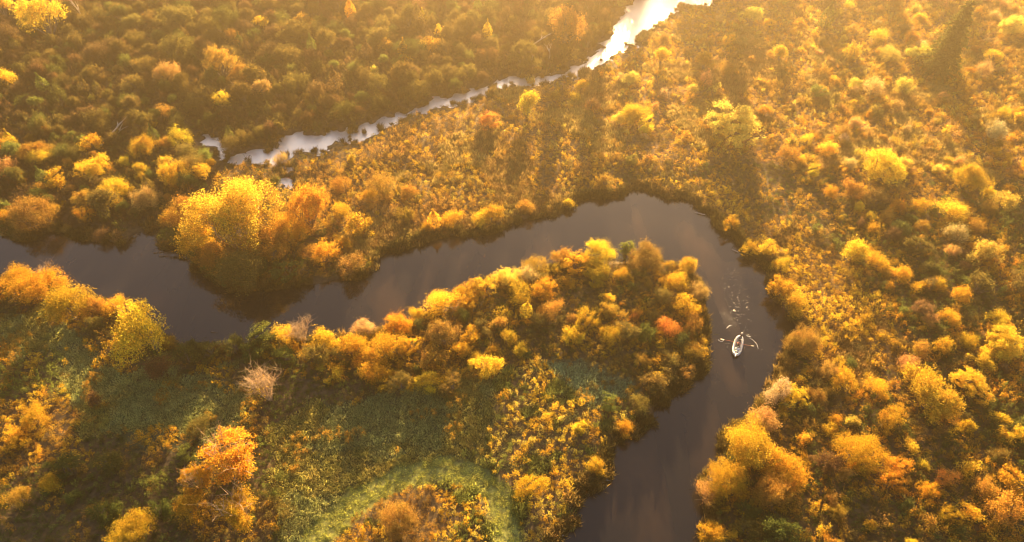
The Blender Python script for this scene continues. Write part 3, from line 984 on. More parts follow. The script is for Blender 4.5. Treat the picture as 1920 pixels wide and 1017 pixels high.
depth = to_px(cx_, cy_, 1.0)[2]
size_ = rg.uniform(2.6, 5.8, len(cx_)) + rg.uniform(0, 1, len(cx_)) ** 5 * 3.5
size_ = np.where(th, size_ * rg.uniform(.45, 1.2, len(cx_)), size_ * 0.62)
appar = np.where(seen, size_ / depth, 0)
rank = np.argsort(-appar)
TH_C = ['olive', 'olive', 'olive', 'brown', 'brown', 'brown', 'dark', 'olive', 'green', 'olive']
TG_C = ['gold', 'amber', 'yellow', 'olive', 'olive', 'gold', 'dark', 'dark', 'copper', 'green']
LR_C = ['gold', 'amber', 'yellow', 'olive', 'olive', 'dark', 'dark', 'copper', 'green']
FR_C = ['lemon', 'amber', 'gold', 'peach', 'yellow', 'olive', 'pale', 'orange', 'copper']
DR_C = ['olive', 'dark', 'green', 'gold', 'olive', 'amber', 'brown', 'orange']
left_over = {'far_wood': [], 'scrub_mass': []}
cnt = {'t': 0, 'o': 0}
TODO = []
for i in rank:
    pal = (TG_C if fb[i] else TH_C) if th[i] else (FR_C if fr[i] else (TG_C if tg[i] else (LR_C if lrr[i] else DR_C)))
    colour = pal[int(rg.integers(len(pal)))]
    form = ['dome', 'spray', 'spray', 'tree', 'spray', 'column'][int(rg.integers(6))] if th[i] else ['dome', 'spray', 'spray'][int(rg.integers(3))]
    key = 't' if th[i] else 'o'
    w = float(size_[i])
    if form == 'tree':
        w *= 0.85
    if form == 'column':
        w *= 0.5
    if appar[i] > 0 and cnt[key] < 290:
        cnt[key] += 1
        cls = 0 if w < 3.6 else (1 if w < 7.2 else 2)
        pr = PROTO[(form, cls)]
        root = empty('scrub_bush' if key == 't' else 'heath_bush', (cx_[i], cy_[i], zz_[i] - 0.1), rg.uniform(0, 6.28))
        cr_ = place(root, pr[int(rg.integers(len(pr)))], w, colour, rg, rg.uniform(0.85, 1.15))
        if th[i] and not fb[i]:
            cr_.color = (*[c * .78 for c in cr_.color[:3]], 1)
        tag(root, None, 'bush', 'crowded bushes of the shady thicket' if key == 't' else ('low bushes of the hazy far meadow' if fr[i] else ('low bushes inside the river bend' if tg[i] else 'low bushes of the right hand scrub')))
        qx, qy, _ = to_px(cx_[i], cy_[i], zz_[i] + w * .4)
        TODO.append((root, qx, qy, '%s%s %s' % ('small ' if w < 3 else ('tall ' if form == 'tree' else ''), CWORD[colour], 'sapling' if form in ('tree', 'column') else 'bush')))
    else:
        left_over['far_wood'].append((cx_[i], cy_[i], zz_[i] - 0.1, w, colour))

near_labels(TODO)

# ------------------------------------------------------------------ masses: geometry-node scatter of leafy tufts on points
def proto_collection(name, meshes):
    c = bpy.data.collections.new(name)
    for k, m in enumerate(meshes):
        o = bpy.data.objects.new('%s_tuft_%02d' % (name, k), m)
        c.objects.link(o)
    return c


def mass(name, pts, scale, tint, coll, seed, kind='stuff'):
    n = len(pts)
    r = np.random.default_rng(seed)
    me = bpy.data.meshes.new(name)
    me.vertices.add(n)
    me.vertices.foreach_set('co', np.asarray(pts, np.float32).reshape(-1))
    a = me.attributes.new('tint', 'FLOAT_COLOR', 'POINT')
    a.data.foreach_set('color', np.concatenate([tint, np.ones((n, 1))], 1).astype(np.float32).reshape(-1))
    a = me.attributes.new('size', 'FLOAT_VECTOR', 'POINT')
    a.data.foreach_set('vector', np.asarray(scale, np.float32).reshape(-1))
    a = me.attributes.new('turn', 'FLOAT_VECTOR', 'POINT')
    a.data.foreach_set('vector', np.stack([r.normal(0, .12, n), r.normal(0, .12, n), r.uniform(0, 6.28, n)], 1).astype(np.float32).reshape(-1))
    a = me.attributes.new('pick', 'INT', 'POINT')
    a.data.foreach_set('value', r.integers(0, len(coll.objects), n).astype(np.int32))
    o = mesh_obj(name, me)
    ng = bpy.data.node_groups.new(name + '_scatter', 'GeometryNodeTree')
    ng.interface.new_socket('Geometry', in_out='INPUT', socket_type='NodeSocketGeometry')
    ng.interface.new_socket('Geometry', in_out='OUTPUT', socket_type='NodeSocketGeometry')
    N, L = ng.nodes, ng.links
    gi, go = N.new('NodeGroupInput'), N.new('NodeGroupOutput')
    ci = N.new('GeometryNodeCollectionInfo')
    ci.inputs['Collection'].default_value = coll
    ci.inputs['Separate Children'].default_value = True
    ci.inputs['Reset Children'].default_value = True
    ip = N.new('GeometryNodeInstanceOnPoints')
    ip.inputs['Pick Instance'].default_value = True

    def attr(nm, ty):
        q = N.new('GeometryNodeInputNamedAttribute')
        q.data_type = ty
        q.inputs['Name'].default_value = nm
        return [s for s in q.outputs if s.name == 'Attribute' and s.enabled][0]
    L.new(gi.outputs[0], ip.inputs['Points'])
    L.new(ci.outputs[0], ip.inputs['Instance'])
    L.new(attr('pick', 'INT'), ip.inputs['Instance Index'])
    er = N.new('FunctionNodeEulerToRotation')
    L.new(attr('turn', 'FLOAT_VECTOR'), er.inputs[0])
    L.new(er.outputs[0], ip.inputs['Rotation'])
    L.new(attr('size', 'FLOAT_VECTOR'), ip.inputs['Scale'])
    L.new(ip.outputs[0], go.inputs[0])
    md = o.modifiers.new('scatter', 'NODES')
    md.node_group = ng
    tag(o, kind=kind)
    return o


def tuft(seed, W, H, n, leaf, nl=6):
    r = np.random.default_rng(seed)
    C, D, cs = crown_points(r, W, H, n, nl, base=0.05, sprig=6, spread=0.10 * W / 1.6, lobe=(0.3, 0.55))
    return quads_mesh('leafy_tuft', leaves(r, C, D + np.array([0, 0, .3]), leaf, 0.55, 0.9), M_COVER)


def blades(seed, W, H, n, wd):
    r = np.random.default_rng(seed)
    th = r.uniform(0, 2 * math.pi, n)
    rr = W * 0.5 * np.sqrt(r.uniform(0, 1, n))
    b = np.stack([np.cos(th) * rr, np.sin(th) * rr, np.full(n, -0.1)], 1)
    h = H * r.uniform(0.5, 1.1, n)
    le = r.normal(0, 0.35, (n, 2))
    tip = b + np.stack([le[:, 0] * h, le[:, 1] * h, h], 1)
    a = r.uniform(0, 2 * math.pi, n)
    s = np.stack([np.cos(a), np.sin(a), 0 * a], 1) * wd
    mid = b * 0.45 + tip * 0.55 + np.array([0, 0, 0.12]) * h[:, None]
    return quads_mesh('grass_blades', np.stack([b - s * .6, mid - s, tip, mid + s], 1), M_COVER)


C_LEAFY = proto_collection('leafy', [tuft(900 + k, 1.15, 1.3, 210, 0.145) for k in range(7)])
C_GRASS = proto_collection('grassy', [blades(930 + k, 1.7, 0.55, 130, 0.05) for k in range(4)])
C_REED = proto_collection('reedy', [blades(950 + k, 1.5, 1.5, 110, 0.055) for k in range(4)])

mm = []
for form, cls in (('dome', 1), ('spray', 1), ('tree', 1)):
    for (cm, tm, W, H) in PROTO[(form, cls)][:2]:
        c = cm.copy()
        c.materials.clear()
        c.materials.append(M_COVER)
        c.transform(Matrix.Scale(1 / W, 4))
        mm.append(c)
C_BUSH = proto_collection('bushy', mm)

# tall trees standing just beyond the view towards the sun
for (tx, ty, tw) in ((10, 262, 9), (24, 268, 7), (31, 256, 6), (47, 270, 10), (58, 262, 7), (70, 275, 9), (79, 260, 8), (95, 268, 10), (112, 262, 8), (128, 272, 10), (150, 264, 9), (40, 285, 11), (86, 288, 11), (-20, 268, 8), (-52, 270, 9)):
    left_over['far_wood'].append((tx, ty, .3, tw * 1.9, 'olive'))
lo = left_over['far_wood']
if lo:
    P = np.array([l[:3] for l in lo])
    S = np.repeat(np.array([l[3] for l in lo])[:, None], 3, 1) * 1.05
    Tn = np.array([LC[l[4]] for l in lo]) * np.random.default_rng(3).uniform(0.75, 1.2, (len(lo), 1))
    mass('distant_thicket', P, S, Tn, C_BUSH, 9)

# the tall trees whose long shadows reach across the marsh: they stand just past the top of the view
TB = np.array([(23, 241, 4.5, 20), (26, 246, 5, 18), (33, 243, 5, 22), (45, 240, 5.5, 21), (49, 247, 5, 18), (62, 243, 6, 19), (76, 246, 5, 22), (92, 240, 7, 18), (108, 246, 6, 20), (11, 247, 5, 17), (128, 250, 6, 19)], float)
mass('trees_past_the_stream', np.stack([TB[:, 0], TB[:, 1], np.full(len(TB), .2)], 1), np.stack([TB[:, 2] * 1.35, TB[:, 2] * 1.35, TB[:, 3] * 1.25], 1),
     np.tile(np.array([LC['olive']]), (len(TB), 1)), C_BUSH, 12)

# undergrowth
gx1, gy1, rc = scatter(0.86, -140, 140, 36, 135, 61)
gx2, gy2, _ = scatter(1.15, -235, 235, 135, 262, 62)
ux, uy = np.concatenate([gx1, gx2]), np.concatenate([gy1, gy2])
vb = visible_band(ux, uy, 12)
ux, uy = ux[vb], uy[vb]
usd, ud1, ud2 = water_sd(ux, uy)
k_ = usd > 0.15
ux, uy, usd = ux[k_], uy[k_], usd[k_]
jx = ux + (noise(ux, uy, 7, 301) - .5) * 9 + (noise(ux, uy, 2.5, 302) - .5) * 4
jy = uy + (noise(ux, uy, 7, 303) - .5) * 9 + (noise(ux, uy, 2.5, 304) - .5) * 4
Zn = {k: inside(p, jx, jy) for k, p in ZP.items()}
tr_d = seg_dist(TRACK, ux, uy, False)
rut_d = np.min([seg_dist(r, ux, uy, False) for r in RUTS], 0)
mead = Zn['meadow1'] | Zn['meadow2'] | Zn['meadow3'] | Zn['meadow4']
nA = fbm(ux, uy, 9, 71)
nB = fbm(ux, uy, 17, 75)
nC = noise(ux, uy, 3.2, 79)
n = len(ux)
cols = np.zeros((n, 3))
lum = rc.uniform(0.75, 1.25, (n, 1))


def mixpal(mask, pals):
    """palette picked by patchy noise"""
    q = np.clip((nA - 0.5) * 2.6 + (nC - .5) * .5 + 0.5 + rc.normal(0, .10, n), 0, 0.999)
    idx = (q * len(pals)).astype(int)
    cols[mask] = np.array([LC[p] if isinstance(p, str) else p for p in pals])[idx[mask]]


allm = np.ones(n, bool)
mixpal(allm, ['olive', 'dark', 'amber', 'gold', 'amber', 'olive'])
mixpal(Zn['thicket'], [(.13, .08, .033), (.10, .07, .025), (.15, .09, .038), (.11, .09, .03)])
mixpal(Zn['far_right'], ['amber', 'peach', 'gold', 'orange', 'lemon', 'amber'])
mixpal(Zn['marsh'], ['copper', 'amber', 'gold', 'amber', (.50, .38, .07), 'gold', 'copper'])
mixpal(Zn['point'], ['dark', 'olive', 'amber', 'copper'])
mixpal(Zn['reedbank'], ['amber', 'gold', 'yellow', 'gold', 'amber', 'gold', 'yellow'])
mixpal(Zn['dark_right'], ['dark', 'green', 'olive', 'amber', 'dark', 'orange'])
lr = (ux > 22) & (uy < 86) & ~Zn['dark_right'] & ~Zn['reedbank']
mixpal(lr & ~Zn['goldlow'], ['olive', 'dark', 'dark', 'gold', 'amber', 'dark', 'green', 'orange', 'gold', 'dark'])
ll = (ux < -20) & (uy < 80)
mixpal(ll, ['dark', 'green', 'dark', 'olive', 'amber', 'gold'])
mixpal(Zn['gold_left'], ['amber', 'gold', 'yellow', 'gold', 'yellow', 'green'])
mixpal(Zn['goldlow'], ['gold', 'yellow', 'lemon', 'green', 'gold', 'lemon', 'yellow'])
mixpal(Zn['rust'], ['copper', (.30, .17, .04), 'amber', (.26, .15, .04)])
cols *= lum
leafy = ~mead & (tr_d > 2.1) & (rut_d > 0.5)
bank = (usd < 1.3) & leafy
thin = np.where(Zn['thicket'], 0.75, 1.0)
nD = fbm(ux, uy, 12, 171)
weed = mead & (tr_d > 2.4) & (nC > 0.72) & (rc.uniform(0, 1, n) < .5)
cols[weed] = np.array(LC['amber']) * lum[weed]
swath = leafy & (Zn['marsh'] | Zn['reedbank'] | Zn['far_right']) & (nD > 0.56)
su, sv = ux * .66 + uy * .75, -ux * .75 + uy * .66
streak = noise(su, sv * 4.2, 9, 401) * .6 + noise(ux, uy, 2.6, 402) * .4
gl_ = leafy & Zn['goldlow'] & ~Zn['rust'] & (streak < .47)
sel = (leafy & ~swath & ~gl_ | weed) & ~bank & (rc.uniform(0, 1, n) < thin)
uz = land_z(ux, uy, usd)
hgt = np.clip(0.30 + 1.1 * nA + 0.9 * (nC - .5) + rc.normal(0, .18, n), 0.3, 1.6)
sdn = np.minimum(water_sd(ux, uy + 3.0)[2], water_sd(ux, uy + 1.5)[2])
hgt = np.where(Zn['thicket'], hgt * 1.5, hgt)
hgt = np.where(sdn < 1.5, 0.3, hgt)
base = rc.uniform(0.75, 1.25, n) * np.where(uy > 135, 1.2, 1.0)
hgt = np.where(sdn < 1.2, 0.28, hgt)
SCL = np.stack([base, base, base * hgt], 1)
PT = np.stack([ux, uy, uz - 0.05], 1)
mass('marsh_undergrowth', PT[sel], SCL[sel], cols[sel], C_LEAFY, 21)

g = (gl_ | swath | mead | (tr_d <= 2.1) | (rut_d <= 0.5))
gc = np.where((nA > 0.5)[:, None], np.array([[.42, .43, .16]]), np.array([[.44, .39, .11]])) * lum
gc[swath] = np.where((nB > 0.5)[:, None], np.array([[.46, .33, .10]]), np.array([[.34, .22, .07]]))[swath] * lum[swath]
gc[gl_] = np.where((nB > 0.5)[:, None], np.array([[.34, .36, .09]]), np.array([[.42, .40, .11]]))[gl_] * lum[gl_]
gc[Zn['meadow4']] = np.array([.38, .46, .24]) * lum[Zn['meadow4']]
gc[tr_d <= 2.1] = np.array([.46, .46, .10]) * lum[tr_d <= 2.1]
gs = np.where(tr_d <= 2.1, 0.25, 0.9)
gs = np.where(swath, 1.9, np.where(gl_, 1.2, gs))
gs = np.where((rut_d <= .5) & ~mead, 0.4, gs)
S2 = np.stack([base, base, base * gs], 1)
mass('meadow_grass', PT[g], S2[g], gc[g], C_GRASS, 22)

# a carpet of waist-high scrub between the bigger shrubs
hx, hy, rh = scatter(1.75, -235, 235, 36, 262, 64)
vb = visible_band(hx, hy, 12)
hx, hy = hx[vb], hy[vb]
hs_ = water_sd(hx, hy)[0]
hn = water_sd(hx, hy + 4.0)[2]
zone = np.zeros(len(hx), int)
for i_, z_ in enumerate(('thicket', 'far_right', 'tongue', 'low_right', 'dark_right', 'gold_left', 'goldlow', 'marsh', 'reedbank', 'point')):
    zone[inside(ZP[z_], hx, hy)] = i_ + 1
pr_ = np.array([0.12, 0.8, 0.55, 0.75, 0.75, 0.7, 0.4, 0.22, 0.12, 0.2, 0.7])[zone] * (0.45 + 1.1 * fbm(hx, hy, 10, 181))
k_ = (hs_ > 0.8) & (hn > 1.0) & (rh.uniform(0, 1, len(hx)) < pr_)
for m_ in ('meadow1', 'meadow2', 'meadow3', 'meadow4'):
    k_ &= ~inside(ZP[m_], hx, hy)
k_ &= seg_dist(TRACK, hx, hy, False) > 3.0
k_ &= ~((zone == 2) & (hx < at(1520, 150)[0]) & (rh.uniform(0, 1, len(hx)) < .6))
k_ &= ~((zone == 7) & (rh.uniform(0, 1, len(hx)) < .5))
hx, hy, hs_, zone = hx[k_], hy[k_], hs_[k_], zone[k_]
PAL = [['dark', 'olive', 'amber', 'green'], ['olive', 'brown', (.17, .11, .04), 'dark', 'olive'], ['amber', 'gold', 'peach', 'yellow', 'orange', 'olive'], ['gold', 'amber', 'olive', 'dark', 'yellow', 'orange'],
       ['gold', 'amber', 'orange', 'yellow', 'olive', 'dark', 'copper'], ['olive', 'dark', 'green', 'amber', 'gold'], ['gold', 'amber', 'yellow', 'olive'], ['gold', 'yellow', 'amber', 'gold'],
       ['amber', 'copper', 'gold', 'olive'], ['gold', 'yellow', 'amber'], ['amber', 'olive', 'gold', 'dark', 'copper']]
pn = np.clip((fbm(hx, hy, 11, 191) - .5) * 2.2 + .5 + rh.normal(0, .16, len(hx)), 0, .999)
hc = np.array([(lambda p: LC[p] if isinstance(p, str) else p)(PAL[z][int(q * len(PAL[z]))]) for z, q in zip(zone, pn)]) * rh.uniform(.75, 1.25, (len(hx), 1))
b4 = rh.uniform(.45, 1.25, len(hx))
mass('scrub_carpet', np.stack([hx, hy, land_z(hx, hy, hs_) - .05], 1), np.stack([b4, b4 * rh.uniform(.8, 1.25, len(hx)), b4 * rh.uniform(.65, 1.3, len(hx))], 1), hc,
     proto_collection('scrubby', [tuft(970 + k, 2.4, 2.2, 760, 0.16, 9) for k in range(7)]), 24)

gx3, gy3, r3 = scatter(0.75, -235, 235, 36, 262, 63)
vb = visible_band(gx3, gy3, 8)
gx3, gy3 = gx3[vb], gy3[vb]
s3 = water_sd(gx3, gy3)[0]
w3, a3, c3 = water_sd(gx3, gy3)
k_ = ((c3 > a3) | (r3.uniform(0, 1, len(gx3)) < .18)) & (s3 > -0.35) & (s3 < 1.5) & (noise(gx3, gy3, 3, 33) > 0.28)
gx3, gy3, s3 = gx3[k_], gy3[k_], s3[k_]
n3 = len(gx3)
pal = np.array([(.16, .11, .035), (.24, .16, .05), (.13, .10, .03), (.34, .22, .06)])
rcn = pal[np.clip((fbm(gx3, gy3, 8, 91) * 4.6 - .3).astype(int), 0, 3)] * r3.uniform(.75, 1.25, (n3, 1))
b3 = r3.uniform(.6, 1.15, n3)
mass('bank_reeds', np.stack([gx3, gy3, np.maximum(land_z(gx3, gy3, s3), -.1)], 1), np.stack([b3, b3, b3 * r3.uniform(.6, 1.2, n3)], 1), rcn, C_REED, 23)

# ------------------------------------------------------------------ dead trees, fallen trunks, driftwood
def dead_trunk(name, p0, p1, h0, h1, rad, label, cat, group=None, forks=3, seed=0, mat=None):
    r = np.random.default_rng(seed)
    x0, y0, _ = at(*p0)
    z0 = max(float(land_z(np.array([x0]), np.array([y0]))[0]), 0.0)
    x1, y1, _ = at(p1[0], p1[1], z0 + h1)
    root = empty(name, (x0, y0, z0))
    a, b = Vector((0, 0, h0)), Vector((x1 - x0, y1 - y0, h1))
    bm = bmesh.new()
    ln = (b - a).length
    k = [a, a.lerp(b, .35) + Vector((r.normal(0, .02), r.normal(0, .02), 0)) * ln, a.lerp(b, .7) + Vector((r.normal(0, .03), 0, .01)) * ln, b]
    tube(bm, k, [rad, rad * .8, rad * .55, rad * .2], 7)
    mesh_obj('trunk', bm_mesh('trunk', bm, mat or M_PALE), root)
    bm = bmesh.new()
    for f in range(forks):
        s = a.lerp(b, r.uniform(.35, .9))
        e = s + (b - a).normalized() * ln * .15 + Vector((r.normal(0, .13), r.normal(0, .13), abs(r.normal(.05, .08)))) * ln
        tube(bm, [s, s.lerp(e, .5) + Vector((0, 0, .02 * ln)), e], [rad * .45, rad * .3, rad * .1], 5)
    mesh_obj('branch', bm_mesh('branch', bm, mat or M_PALE), root)
    tag(root, label, cat, group)


dead_trunk('dead_tree', (191, 284), (240, 216), .2, 3.5, .26, 'pale dead trunk leaning over the thicket at the upper left', 'dead tree', seed=1)
dead_trunk('dead_tree', (224, 262), (230, 232), 0, 5.0, .16, 'thin grey snag standing right beside the leaning dead trunk', 'dead tree', seed=2)
dead_trunk('dead_tree', (166, 52), (128, -6), 0, 9.5, .24, 'left of two pale leaning birch snags near the top left corner', 'dead tree', 'pale birch snags', seed=3)
dead_trunk('dead_tree', (158, 52), (140, 2), 0, 8.5, .2, 'more upright of two pale birch snags near the top left corner', 'dead tree', 'pale birch snags', seed=4)
dead_trunk('dead_tree', (998, 93), (1034, 62), .3, 4.5, .2, 'pale dead trunk leaning right beside the rusty red tree', 'dead tree', seed=5, forks=4)
dead_trunk('dead_tree', (1030, 118), (1030, 80), 0, 8.0, .17, 'bare upright snag below the rusty red tree', 'dead tree', seed=6)
dead_trunk('dead_tree', (995, 128), (1000, 104), 0, 5.5, .15, 'short bare snag left of the gleaming stream', 'dead tree', seed=7)
dead_trunk('fallen_log', (1120, 912), (1146, 895), .15, .3, .13, 'tangle of dead branches lying in the water by the near bank', 'log', seed=8, forks=9)
dead_trunk('fallen_log', (1036, 1016), (1058, 1003), .1, .15, .14, 'pale log at the waterline near the bottom edge', 'log', seed=9, forks=1)
dead_trunk('fallen_log', (1322, 404), (1302, 398), .12, .2, .12, 'thin branch sticking out from the far bank above the bend', 'log', seed=10, forks=2)
dead_trunk('fallen_log', (1384, 474), (1372, 468), .1, .2, .1, 'small driftwood branches off the right bank above the boat', 'log', seed=11, forks=4)
dead_trunk('driftwood', (288, 475), (306, 472), .06, .12, .16, 'dark driftwood snag breaking the water left of the wooded point', 'driftwood', seed=12, forks=4, mat=M_BARK)
dead_trunk('driftwood', (299, 481), (312, 480), .08, .1, .2, 'low dark lump of driftwood below the driftwood snag', 'driftwood', seed=13, forks=2, mat=M_BARK)
dead_trunk('driftwood', (396, 623), (408, 624), .05, .06, .14, 'short sunken stick in the river near the left hedge', 'driftwood', seed=14, forks=1, mat=M_BARK)

# ------------------------------------------------------------------ the raft with its crew
M_TUBE = plain_mat('pale_raft_rubber', (0.62, 0.60, 0.56), 0.45, var=0.08)
M_FLOOR = plain_mat('grey_raft_floor', (0.13, 0.125, 0.12), 0.6)
M_METAL = plain_mat('brushed_frame_tube', (0.55, 0.55, 0.55), 0.35, 0.9, 0.1)
M_SEAT = plain_mat('dark_seat_vinyl', (0.05, 0.05, 0.055), 0.5)
M_WHITE = plain_mat('white_cooler_plastic', (0.75, 0.74, 0.71), 0.4, var=0.05)
M_STRAP = plain_mat('black_strap', (0.03, 0.03, 0.03), 0.7)
M_SHAFT = plain_mat('orange_oar_shaft', (0.62, 0.16, 0.05), 0.45)
M_BLADE = plain_mat('pale_oar_blade', (0.72, 0.62, 0.45), 0.5)
M_SKIN = plain_mat('skin', (0.45, 0.27, 0.19), 0.5, var=0.08)
M_DARK = plain_mat('dark_jacket_cloth', (0.045, 0.05, 0.05), 0.9)
M_KHAKI = plain_mat('khaki_waders', (0.17, 0.15, 0.11), 0.9)
M_HAT = plain_mat('pale_hat_cloth', (0.66, 0.62, 0.52), 0.9)
M_CAP = plain_mat('dark_cap_cloth', (0.04, 0.04, 0.045), 0.9)
M_RED = plain_mat('red_life_vest', (0.45, 0.11, 0.09), 0.8)
M_FOAM_GLINT = plain_mat('white_foam_and_glint', (0.78, 0.74, 0.68), 0.35, var=0.1)

BX, BY, _ = at(1383.5, 649, 0.3)
_b, _s = at(1388.5, 626, .5), at(1377, 670, .5)
HEAD = math.atan2(-(_b[0] - _s[0]), _b[1] - _s[1])


def in_boat(x, y, z):
    c, s = math.cos(HEAD), math.sin(HEAD)
    return (BX + x * c - y * s, BY + x * s + y * c, z)


def raft():
    root = empty('raft', (BX, BY, 0), HEAD)
    tag(root, 'pale inflatable fishing raft on the river with oars out', 'raft')
    n = 56
    bm = bmesh.new()
    rings = []
    for i in range(n):
        t = 2 * math.pi * i / n
        c, s = math.cos(t), math.sin(t)
        x = 0.66 * math.copysign(abs(c) ** 0.75, c)
        y = 2.28 * math.copysign(abs(s) ** 0.85, s)
        z = 0.26 + 0.42 * max(0, abs(y) / 2.28 - 0.45) ** 1.6
        rings.append(Vector((x, y, z)))
    prev = []
    for i, p in enumerate(rings):
        d = (rings[(i + 1) % n] - rings[i - 1]).normalized()
        u = d.cross(Vector((0, 0, 1))).normalized()
        v = u.cross(d)
        prev.append([bm.verts.new(p + (u * math.cos(2 * math.pi * k / 12) + v * math.sin(2 * math.pi * k / 12)) * 0.25) for k in range(12)])
    for i in range(n):
        a, b = prev[i], prev[(i + 1) % n]
        for k in range(12):
            f = bm.faces.new((a[k], a[(k + 1) % 12], b[(k + 1) % 12], b[k]))
            f.smooth = True
    mesh_obj('hull_tube', bm_mesh('hull_tube', bm, M_TUBE), root)
    bm = bmesh.new()
    vs = [bm.verts.new((p.x * .9, p.y * .93, 0.2 + (p.z - .26) * .7)) for p in rings]
    c0 = bm.verts.new((0, 0, 0.2))
    for i in range(n):
        bm.faces.new((vs[i], vs[(i + 1) % n], c0))
    mesh_obj('floor', bm_mesh('floor', bm, M_FLOOR), root)
    for y in (-0.8, 0.9):
        bm = bmesh.new()
        tube(bm, [(-.72, y, .56), (0, y, .56), (.72, y, .56)], [.03] * 3, 6)
        mesh_obj('thwart', bm_mesh('thwart', bm, M_TUBE), root)
    bm = bmesh.new()
    for s in (-1, 1):
        tube(bm, [(s * .74, -1.5, .57), (s * .74, 0, .57), (s * .74, 1.5, .57)], [.03] * 3, 6)
    for y in (-1.45, -.35, .25, 1.45):
        tube(bm, [(-.74, y, .585), (.74, y, .585)], [.028] * 2, 6)
    mesh_obj('rowing_frame', bm_mesh('rowing_frame', bm, M_METAL), root)
    for y in (-0.12, 1.25):
        bm = bmesh.new()
        box(bm, (0, y, .62), (.44, .40, .08), bevel=.025)
        box(bm, (0, y - .20, .80), (.42, .06, .34), bevel=.02)
        tube(bm, [(0, y, .2), (0, y, .6)], [.04, .04], 6)
        mesh_obj('seat', bm_mesh('seat', bm, M_SEAT), root)
    for s in (-1, 1):
        bm = bmesh.new()
        tube(bm, [(s * .78, .32, .57), (s * .80, .32, .76)], [.028, .02], 6)
        mesh_obj('oarlock', bm_mesh('oarlock', bm, M_METAL), root)
    # stern arm with a round anchor
    bm = bmesh.new()
    tube(bm, [(0, -1.45, .6), (0, -2.3, .78), (0, -2.86, .74)], [.03, .028, .02], 6)
    mesh_obj('anchor_arm', bm_mesh('anchor_arm', bm, M_METAL), root)
    bm = bmesh.new()
    bmesh.ops.create_icosphere(bm, subdivisions=2, radius=.12, matrix=Matrix.Translation((0, -2.86, .56)))
    tube(bm, [(0, -2.86, .56), (0, -2.86, .74)], [.012, .012], 5)
    mesh_obj('anchor', bm_mesh('anchor', bm, M_WHITE), root)


raft()


def oar(s, label):
    lock = Vector((s * .80, .32, .775))
    gx0, gy0, _ = at(1350.5, 636, .05) if s < 0 else at(1414, 649.5, .05)
    dx0, dy0 = gx0 - BX, gy0 - BY
    tip = Vector((dx0 * math.cos(HEAD) + dy0 * math.sin(HEAD), -dx0 * math.sin(HEAD) + dy0 * math.cos(HEAD), .05))
    r0 = lock + (lock - tip).normalized() * .55 + Vector((0, 0, .0))
    root = empty('oar', in_boat(*lock), HEAD)
    tag(root, label, 'oar', 'pair of oars of the raft')
    a, c = r0 - lock, tip - lock
    bm = bmesh.new()
    tube(bm, [a, Vector((0, 0, 0)), c * .72], [.022, .028, .024], 7)
    mesh_obj('shaft', bm_mesh('shaft', bm, M_SHAFT), root)
    bm = bmesh.new()
    d = c.normalized()
    for (f, w) in ((.70, .03), (.78, .09), (.93, .10), (1.0, .06)):
        p = c * f
        for q in (Vector((0, w, 0)), Vector((0, w * .3, .018)), Vector((0, -w * .3, .018)), Vector((0, -w, 0)), Vector((0, 0, -.012))):
            bm.verts.new(p + q)
    bm.verts.ensure_lookup_table()
    for k in range(3):
        for j in range(5):
            f = bm.faces.new([bm.verts[k * 5 + j], bm.verts[k * 5 + (j + 1) % 5], bm.verts[k * 5 + 5 + (j + 1) % 5], bm.verts[k * 5 + 5 + j]])
            f.smooth = True
    bm.faces.new([bm.verts[j] for j in range(5)])
    bm.faces.new([bm.verts[15 + j] for j in range(5)])
    mesh_obj('blade', bm_mesh('blade', bm, M_BLADE), root)


oar(-1, 'orange oar with pale blade reaching out left of the raft')
oar(1, 'orange oar reaching out right of the raft')

# gear
gx_, gy_, gz_ = in_boat(0, -1.02, .0)
cool = empty('cooler', (gx_, gy_, .22), HEAD)
tag(cool, 'white cooler behind the rower in the raft', 'cooler')
bm = bmesh.new()
box(bm, (0, 0, .2), (.78, .42, .38), bevel=.03)
mesh_obj('body', bm_mesh('body', bm, M_WHITE), cool)
bm = bmesh.new()
box(bm, (0, 0, .43), (.82, .46, .07), bevel=.02)
mesh_obj('lid', bm_mesh('lid', bm, M_WHITE), cool)
bm = bmesh.new()
box(bm, (0, -.05, .473), (.80, .10, .012))
mesh_obj('strap', bm_mesh('strap', bm, M_STRAP), cool)
gx_, gy_, gz_ = in_boat(.02, -1.62, 0)
bag = empty('gear_bag', (gx_, gy_, .30), HEAD + .1)
tag(bag, 'pale gear bag with dark straps in the raft stern', 'bag')
bm = bmesh.new()
bmesh.ops.create_uvsphere(bm, u_segments=14, v_segments=9, radius=1)
for v in bm.verts:
    v.co = Vector((math.copysign(abs(v.co.x) ** .6, v.co.x) * .36, math.copysign(abs(v.co.y) ** .7, v.co.y) * .2, math.copysign(abs(v.co.z) ** .7, v.co.z) * .18 + .2))
for f in bm.faces:
    f.smooth = True
mesh_obj('body', bm_mesh('body', bm, M_HAT), bag)
for sx in (-.17, .17):
    bm = bmesh.new()
    tube(bm, [(sx, -.2, .2), (sx, -.13, .38), (sx, 0, .405), (sx, .13, .38), (sx, .2, .2)], [.025] * 5, 5)
    mesh_obj('strap', bm_mesh('strap', bm, M_STRAP), bag)


def skinned(name, verts, edges, rads, mat, parent, root_i=0, sub=1):
    me = bpy.data.meshes.new(name)
    me.from_pydata([tuple(v) for v in verts], edges, [])
    me.materials.append(mat)
    o = mesh_obj(name, me, parent)
    o.modifiers.new('skin', 'SKIN').use_smooth_shade = True
    ly = me.skin_vertices[0].data
    for i, r in enumerate(rads):
        ly[i].radius = (r, r) if not isinstance(r, tuple) else r
        ly[i].use_root = (i == root_i)
    sm = o.modifiers.new('smooth', 'SUBSURF')
    sm.levels = sm.render_levels = sub
    return o


